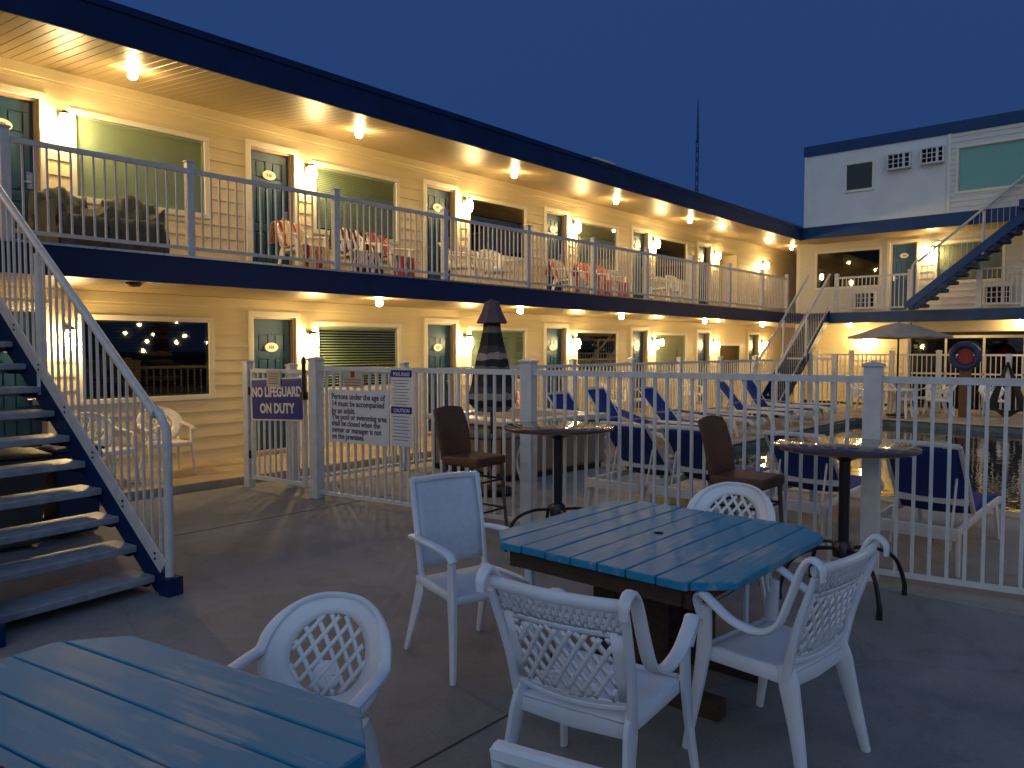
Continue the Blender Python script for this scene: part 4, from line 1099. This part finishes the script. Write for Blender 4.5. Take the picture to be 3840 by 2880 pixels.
# life ring post
o = thing('life_ring_stand', 'navy life ring with red board on a brown post beyond the pool', 'life ring stand', (22.2, 4.02, 0), 0)
MB().box(-.05, .05, -.13, .13, 0, 1.30).build('post', 'brown', o, bevel=.01)
mb = MB(); pts = [(-.10, .29 * math.cos(2 * PI * k / 28), 1.56 + .29 * math.sin(2 * PI * k / 28)) for k in range(29)]
mb.tube(pts, .085, 10, side=(1, 0, 0)); mb.build('ring', 'ringblue', o, smooth=True)
MB().box(-.06, .0, -.17, .17, 1.30, 1.78).build('board', 'red', o, bevel=.01)
o = thing('hose', 'dark hose looped over a white fence post at the far end of the pool', 'hose', (21.9, 3.05, 0), 0)
MB().box(-.06, .06, -.06, .06, 0, 1.62).build('post', 'fence', o, bevel=.01)
mb = MB()
for i in range(5):
    s_ = .18 + .03 * i
    mb.tube(catmull([(-.09 - .01 * i, 0, 1.42), (-.10, -s_ * .6, .95), (-.11 - .02 * i, -s_ * 1.3, .35), (-.13, -s_ * .4, .12 + .03 * i), (-.13, s_ * .4, .12 + .03 * i), (-.11, s_ * 1.2, .35), (-.10, s_ * .6, .95), (-.09, 0, 1.42)], 6), .022, 8, side=(1, 0, 0))
mb.build('coil', 'black', o, smooth=True)
# open taupe umbrella
o = thing('open_umbrella', 'open taupe umbrella under the edge of the far balcony', 'umbrella', (20.9, 5.28, .05), 0)
mb = MB(); n = 8; vs = []; Rr = [(0.0, 2.36), (.45, 2.26), (.9, 2.10), (1.22, 2.01), (1.22, 1.97)]
for r, z in Rr:
    for k in range(n * 3):
        a = 2 * PI * k / (n * 3); sag = 1 if k % 3 == 0 else .955
        vs.append((r * sag * math.cos(a), r * sag * math.sin(a), z - (0 if k % 3 == 0 else .02 * r)))
nn = n * 3
mb.add(vs, [(i * nn + k, i * nn + (k + 1) % nn, (i + 1) * nn + (k + 1) % nn, (i + 1) * nn + k) for i in range(len(Rr) - 1) for k in range(nn)])
mb.build('canopy', 'umbG', o, smooth=True, solid=.006)
MB().tube([(0, 0, 0), (0, 0, 2.40)], .024, 10).build('pole', 'navy', o, smooth=True)
MB().lathe([(0, 0), (.25, 0), (.25, .05), (.05, .08), (0, .081)], n=20).build('base', 'black', o)
mb = MB()
for k in range(8):
    a = 2 * PI * k / 8; mb.tube([(0, 0, 2.28), (1.2 * math.cos(a), 1.2 * math.sin(a), 1.985)], .009, 5, side=(0, 0, 1))
mb.build('ribs', 'brown', o)
# white chairs, table and cabinet in front of the far wing
cdl = [(22.1, 5.35, R(-80), 'white resin chair at the far end of the pool left of the tan cabinet'), (22.2, 4.62, R(120), 'white resin chair turned away beside the life ring post'), (22.9, 3.5, R(200), 'white resin chair between the life ring and the hose'),
       (22.6, 6.6, R(-100), 'white resin chair beside the corner stair'), (23.0, 5.0, R(160), 'white resin chair under the far balcony fence')]
for x, y, a, l in cdl:
    c = copy_tree(chB); c.location = (x, y, 0); c.rotation_euler = (0, 0, a); c['label'] = l; c['group'] = 'white chairs in front of the far wing'
o = thing('patio_table', 'small white patio table under the taupe umbrella', 'table', (20.9, 5.28, 0), 0)
MB().lathe([(.03, .70), (.5, .70), (.5, .73), (.03, .73)], n=24).build('tabletop', 'plastic', o)
for k in range(4):
    a = PI / 4 + k * PI / 2; MB().bar((.35 * math.cos(a), .35 * math.sin(a), .70), (.40 * math.cos(a), .40 * math.sin(a), 0), .04, .04).build('leg', 'plastic', o)
o = thing('cabinet', 'tan cabinet standing at the far end of the pool', 'cabinet', (22.5, 5.62, 0), 0)
MB().box(-.2, .2, -.16, .16, .02, .80).build('body', 'tan', o, bevel=.01); MB().box(-.23, .23, -.19, .19, .801, .83).build('top', 'spatop', o, bevel=.006); MB().box(-.207, -.2, -.14, .14, .06, .77).build('door', 'tan', o, bevel=.004)

# bins behind the near stair
def bin_(x, y, a, m, w_, lab):
    o = thing('waste_bin', lab, 'waste bin', (x, y, 0), R(a), 'bins behind the near staircase')
    h_ = w_ / 2; k = h_ * .82
    MB().add([(-k, -k, .04), (k, -k, .04), (k, k, .04), (-k, k, .04), (-h_, -h_, .80), (h_, -h_, .80), (h_, h_, .80), (-h_, h_, .80)], [(3, 2, 1, 0), (4, 5, 6, 7), (0, 1, 5, 4), (1, 2, 6, 5), (2, 3, 7, 6), (3, 0, 4, 7)]).build('body', m, o, bevel=.02)
    MB().grid(lambda u, v_: ((u * 2 - 1) * (h_ + .025), (v_ * 2 - 1) * (h_ + .025), .805 + .06 * math.sin(PI * u) * math.sin(PI * v_) + .015), 8, 8).build('lid', m, o, smooth=True, solid=.02)
    for sx in (-1, 1):
        MB().tube([(sx * (k + .0), k + .02, .09), (sx * (k + .05), k + .02, .09)], .09, 16, side=(0, 0, 1)).build('wheel', 'black', o, smooth=True)
bin_(1.30, 7.75, 4, 'bin_grey', .62, 'dark grey wheeled bin behind the near staircase, left one')
bin_(2.02, 7.72, -3, 'bin_grey', .62, 'dark grey wheeled bin behind the near staircase, right one')
bin_(2.62, 7.78, 2, 'ringblue', .42, 'small navy bin behind the near staircase')
# ------------------------------------------------------------------ chairs on walkway and balcony, towels
def put(src, x, y, z, a, lab, grp, mm=None):
    c = copy_tree(src); c.location = (x, y, z); c.rotation_euler = (0, 0, R(a)); c['label'] = lab; c['group'] = grp
    return c
wch = round_chair('cream resin armchair under the dark ground-floor window, nearer the staircase', (3.66, 9.75, .10), R(-80), 'plastic_w', 'cream chairs on the ground walkway')
put(wch, 4.5, 9.95, .10, -98, 'cream resin armchair under the dark ground-floor window, nearer the gate', 'cream chairs on the ground walkway')
UG = 'cream chairs on the upper balcony'
UP = [(6.55, 9.85, -86, 'a', 'cream chair left of the second upper window under an orange towel'), (7.5, 9.75, -96, 'b', 'cream chair below the second upper window under a brown striped towel'), (8.25, 9.85, -80, 'c', 'cream chair below the second upper window under a red and green towel'),
      (9.75, 9.7, -60, None, 'bare cream chair below the dark third upper window, left one'), (10.7, 9.7, -110, None, 'bare cream chair below the dark third upper window, right one'),
      (13.15, 9.85, -85, 'e', 'cream chair left of the fourth upper window under a cream and orange towel'), (14.05, 9.8, -95, 'd', 'cream chair below the fourth upper window under a red towel'), (14.85, 9.85, -85, 'd', 'cream chair right of the fourth upper window under a red towel'),
      (16.6, 9.6, -70, None, 'bare cream chair below the fifth upper window, left one'), (17.6, 9.6, -100, None, 'bare cream chair below the fifth upper window, right one')]
def towel(x, y, z, a, m, lab, drop=.35, w_=.27):
    o = thing('towel', lab, 'towel', (x, y, z), R(a), 'towels over the balcony chairs')
    key = [(.285, .06), (.275, .25), (.262, .41), (.235, .452), (.0, .435), (-.17, .44), (-.225, .52), (-.30, .68), (-.385, .85), (-.41, .875), (-.44, .86), (-.455, .75), (-.465, .865 - drop)]
    kk = catmull([(p_[0], 0, p_[1]) for p_ in key], 4); K = len(kk) - 1
    def fn(u, v_):
        p_ = kk[min(K, int(round(v_ * K)))]; yy = (u * 2 - 1) * w_
        t = max(0, (p_.z - .5) / .4)
        wob = .014 * math.sin(u * 19 + v_ * 3) + .009 * math.sin(u * 41 + v_ * 7)
        fr = 1 if (p_.z < .42 or p_.x < -.43) else .35
        return (p_.x + wob * fr + 1.1 * yy * yy * t, yy * (1 + .04 * math.sin(v_ * 9)), p_.z + .012 - .85 * yy * yy * t + .006 * math.sin(u * 23 + v_ * 11))
    MB().grid(fn, 26, K).build('cloth', m, o, smooth=True, solid=.007)
    return o
for i, (x, y, a, k, l) in enumerate(UP):
    put(wch, x, y, ZF, a, l, UG)
    if k:
        towel(x, y, ZF, a, {'a': 'towel1', 'b': 'towel2', 'c': 'towel3', 'd': 'towel4', 'e': 'towel5'}[k],
              {0: 'orange and yellow towel over the chair left of the post', 1: 'brown and white zebra-striped towel over a balcony chair', 2: 'red and green patterned towel over a balcony chair', 5: 'cream and orange towel over a chair by the fourth upper window', 6: 'red towel over the left one of two chairs by the fourth upper window', 7: 'red towel over the right one of two chairs by the fourth upper window'}[i])
def covered_chair(x, y, a, lab):
    o = thing('covered_chair', lab, 'covered chair', (x, y, ZF), R(a), 'grey covered chairs on the upper balcony')
    key = [(.31, .04), (.30, .30), (.285, .44), (.22, .475), (.02, .46), (-.15, .47), (-.215, .56), (-.28, .72), (-.34, .84), (-.40, .875), (-.45, .84), (-.47, .60), (-.49, .04)]
    kk = catmull([(p_[0], 0, p_[1]) for p_ in key], 5); K = len(kk) - 1
    def fn(u, v_):
        p_ = kk[min(K, int(round(v_ * K)))]; q = 2 * u - 1; aq = abs(q); sg = 1 if q > 0 else -1
        x_ = p_.x; zt = p_.z
        arm = .64 if -.30 < x_ < .24 else zt
        w_ = .29
        if aq < .45: yy = aq / .45 * w_; t = (aq / .45) ** 3; z_ = zt + (max(arm, zt - .10) - zt) * t
        else:
            t = (aq - .45) / .55; yy = w_ + .05 * math.sin(t * PI / 2) ; z_ = max(arm, zt - .10) * (1 - t) + .03 * t
        if zt > .66: z_ -= (.10 if aq > .3 else .10 * (aq / .3) ** 2) * (0 if aq > .45 else 1)
        wb = .012 * math.sin(x_ * 31 + q * 17) + .010 * math.sin(q * 29 + z_ * 23)
        return (x_ + wb, sg * (yy + wb * .8), max(.01, z_ + wb * .4))
    MB().grid(fn, 36, K).build('cover', 'graytowel', o, smooth=True, solid=.008)
    for sx, sy in ((-.42, -.25), (-.42, .25), (.26, -.25), (.26, .25)):
        MB().bar((sx, sy, 0), (sx, sy, .3), .03, .03).build('leg', 'plastic_w', o)
    return o
covered_chair(3.40, 9.72, -84, 'chair under a crumpled grey-green cover below the roller-shade window, left one')
covered_chair(4.02, 9.62, -104, 'chair under a crumpled grey-green cover below the roller-shade window, right one')
for x, y, a, l in [(11.6, 9.85, -90, 'cream chair on the ground walkway below the third lower window'), (15.0, 9.9, -80, 'cream chair on the ground walkway below the fourth lower window, left one'), (15.8, 9.9, -100, 'cream chair on the ground walkway below the fourth lower window, right one'), (18.8, 9.9, -90, 'cream chair on the ground walkway below the fifth lower window')]:
    put(wch, x, y, .10, a, l, 'cream chairs on the ground walkway')
towel(11.6, 9.85, .10, -90, 'towel4', 'orange-red towel over the walkway chair seen beside the middle fence post')
# unlit fixture under the balcony
o = thing('ceiling_lamp', 'unlit dark ceiling lamp under the balcony above the dark window', 'ceiling lamp', (3.72, 8.95, 2.50), 0)
MB().lathe([(.0, 0), (.09, 0), (.09, -.02), (.06, -.045), (0, -.05)], n=18).build('base', 'brown', o, smooth=True)
# roof vent, mast
o = thing('roof_vent', 'small pale box vent on the roof of the cream wing', 'vent', (13.8, 9.6, 5.34), 0)
MB().box(-.33, .33, -.2, .2, -.02, .42).build('body', 'trim', o, bevel=.01); MB().box(-.37, .37, -.24, .24, .4205, .46).build('cap', 'siding_pale', o)
# distant antenna mast
D_ = 60; an = R(27.54); mx_, my_ = D_ * math.cos(an), D_ * math.sin(an); ztop = 1.75 + .3131 * D_
o = thing('antenna_mast', 'thin dark antenna mast rising behind the motel roofs', 'mast', (mx_, my_, 0), 0)
mb = MB()
for k in range(3):
    a = k * 2 * PI / 3; mb.tube([(.16 * math.cos(a), .16 * math.sin(a), 0), (.10 * math.cos(a), .10 * math.sin(a), ztop - 3)], .035, 5)
for i in range(int(ztop * 1.4)):
    z = i / 1.4; r_ = .15 - .05 * z / ztop
    if z > ztop - 3.5: break
    for k in range(3):
        a = k * 2 * PI / 3; b_ = (k + 1) * 2 * PI / 3
        mb.tube([(r_ * math.cos(a), r_ * math.sin(a), z), (r_ * math.cos(b_), r_ * math.sin(b_), z + .7)], .018, 4)
mb.build('lattice', 'mast', o)
MB().tube([(0, 0, ztop - 3.2), (0, 0, ztop)], [.09, .03], 8).build('whip', 'mast', o)

# ------------------------------------------------------------------ world
w = bpy.data.worlds.new('World'); sc.world = w; w.use_nodes = True
nt = w.node_tree; N = nt.nodes; L = nt.links
bg = N['Background']; bg.inputs['Strength'].default_value = 1.0
sky = N.new('ShaderNodeTexSky'); sky.sky_type = 'NISHITA'; sky.sun_disc = False; sky.sun_elevation = R(-4); sky.sun_rotation = R(230)
tc = N.new('ShaderNodeTexCoord')
dt = N.new('ShaderNodeVectorMath'); dt.operation = 'DOT_PRODUCT'; dt.inputs[1].default_value = (-.88, -.42, .22)
L.new(tc.outputs['Generated'], dt.inputs[0])
mr = N.new('ShaderNodeMapRange'); mr.inputs['From Min'].default_value = -1; mr.inputs['From Max'].default_value = 1
L.new(dt.outputs['Value'], mr.inputs['Value'])
rp = N.new('ShaderNodeValToRGB'); e = rp.color_ramp.elements
e[0].position = 0; e[0].color = (.0170, .0475, .160, 1)
e[1].position = 1; e[1].color = (.37, .47, .62, 1)
x = e.new(.36); x.color = (.0200, .055, .180, 1)
x = e.new(.62); x.color = (.045, .09, .20, 1)
x = e.new(.82); x.color = (.17, .26, .42, 1)
L.new(mr.outputs[0], rp.inputs['Fac'])
mx = N.new('ShaderNodeMixRGB'); mx.blend_type = 'ADD'; mx.inputs['Fac'].default_value = .02
L.new(rp.outputs[0], mx.inputs['Color1']); L.new(sky.outputs[0], mx.inputs['Color2'])
L.new(mx.outputs[0], bg.inputs['Color'])
sl = bpy.data.lights.new('sun', 'SUN'); sl.energy = .08; sl.angle = R(60); sl.color = (.8, .88, 1)
so = bpy.data.objects.new('sun', sl); COL.objects.link(so); so.rotation_euler = Euler((R(55), 0, R(-65)), 'XYZ')

sc.view_settings.view_transform = 'Standard'; sc.view_settings.look = 'None'; sc.view_settings.exposure = 0; sc.view_settings.gamma = 1
sc.render.engine = 'CYCLES'
cy = sc.cycles
cy.use_light_tree = True; cy.sample_clamp_indirect = 3; cy.max_bounces = 6; cy.diffuse_bounces = 3; cy.glossy_bounces = 3; cy.transparent_max_bounces = 8
cy.use_denoising = True; cy.caustics_reflective = False; cy.caustics_refractive = False
for o in COL.objects:
    if '_world' in o: del o['_world']
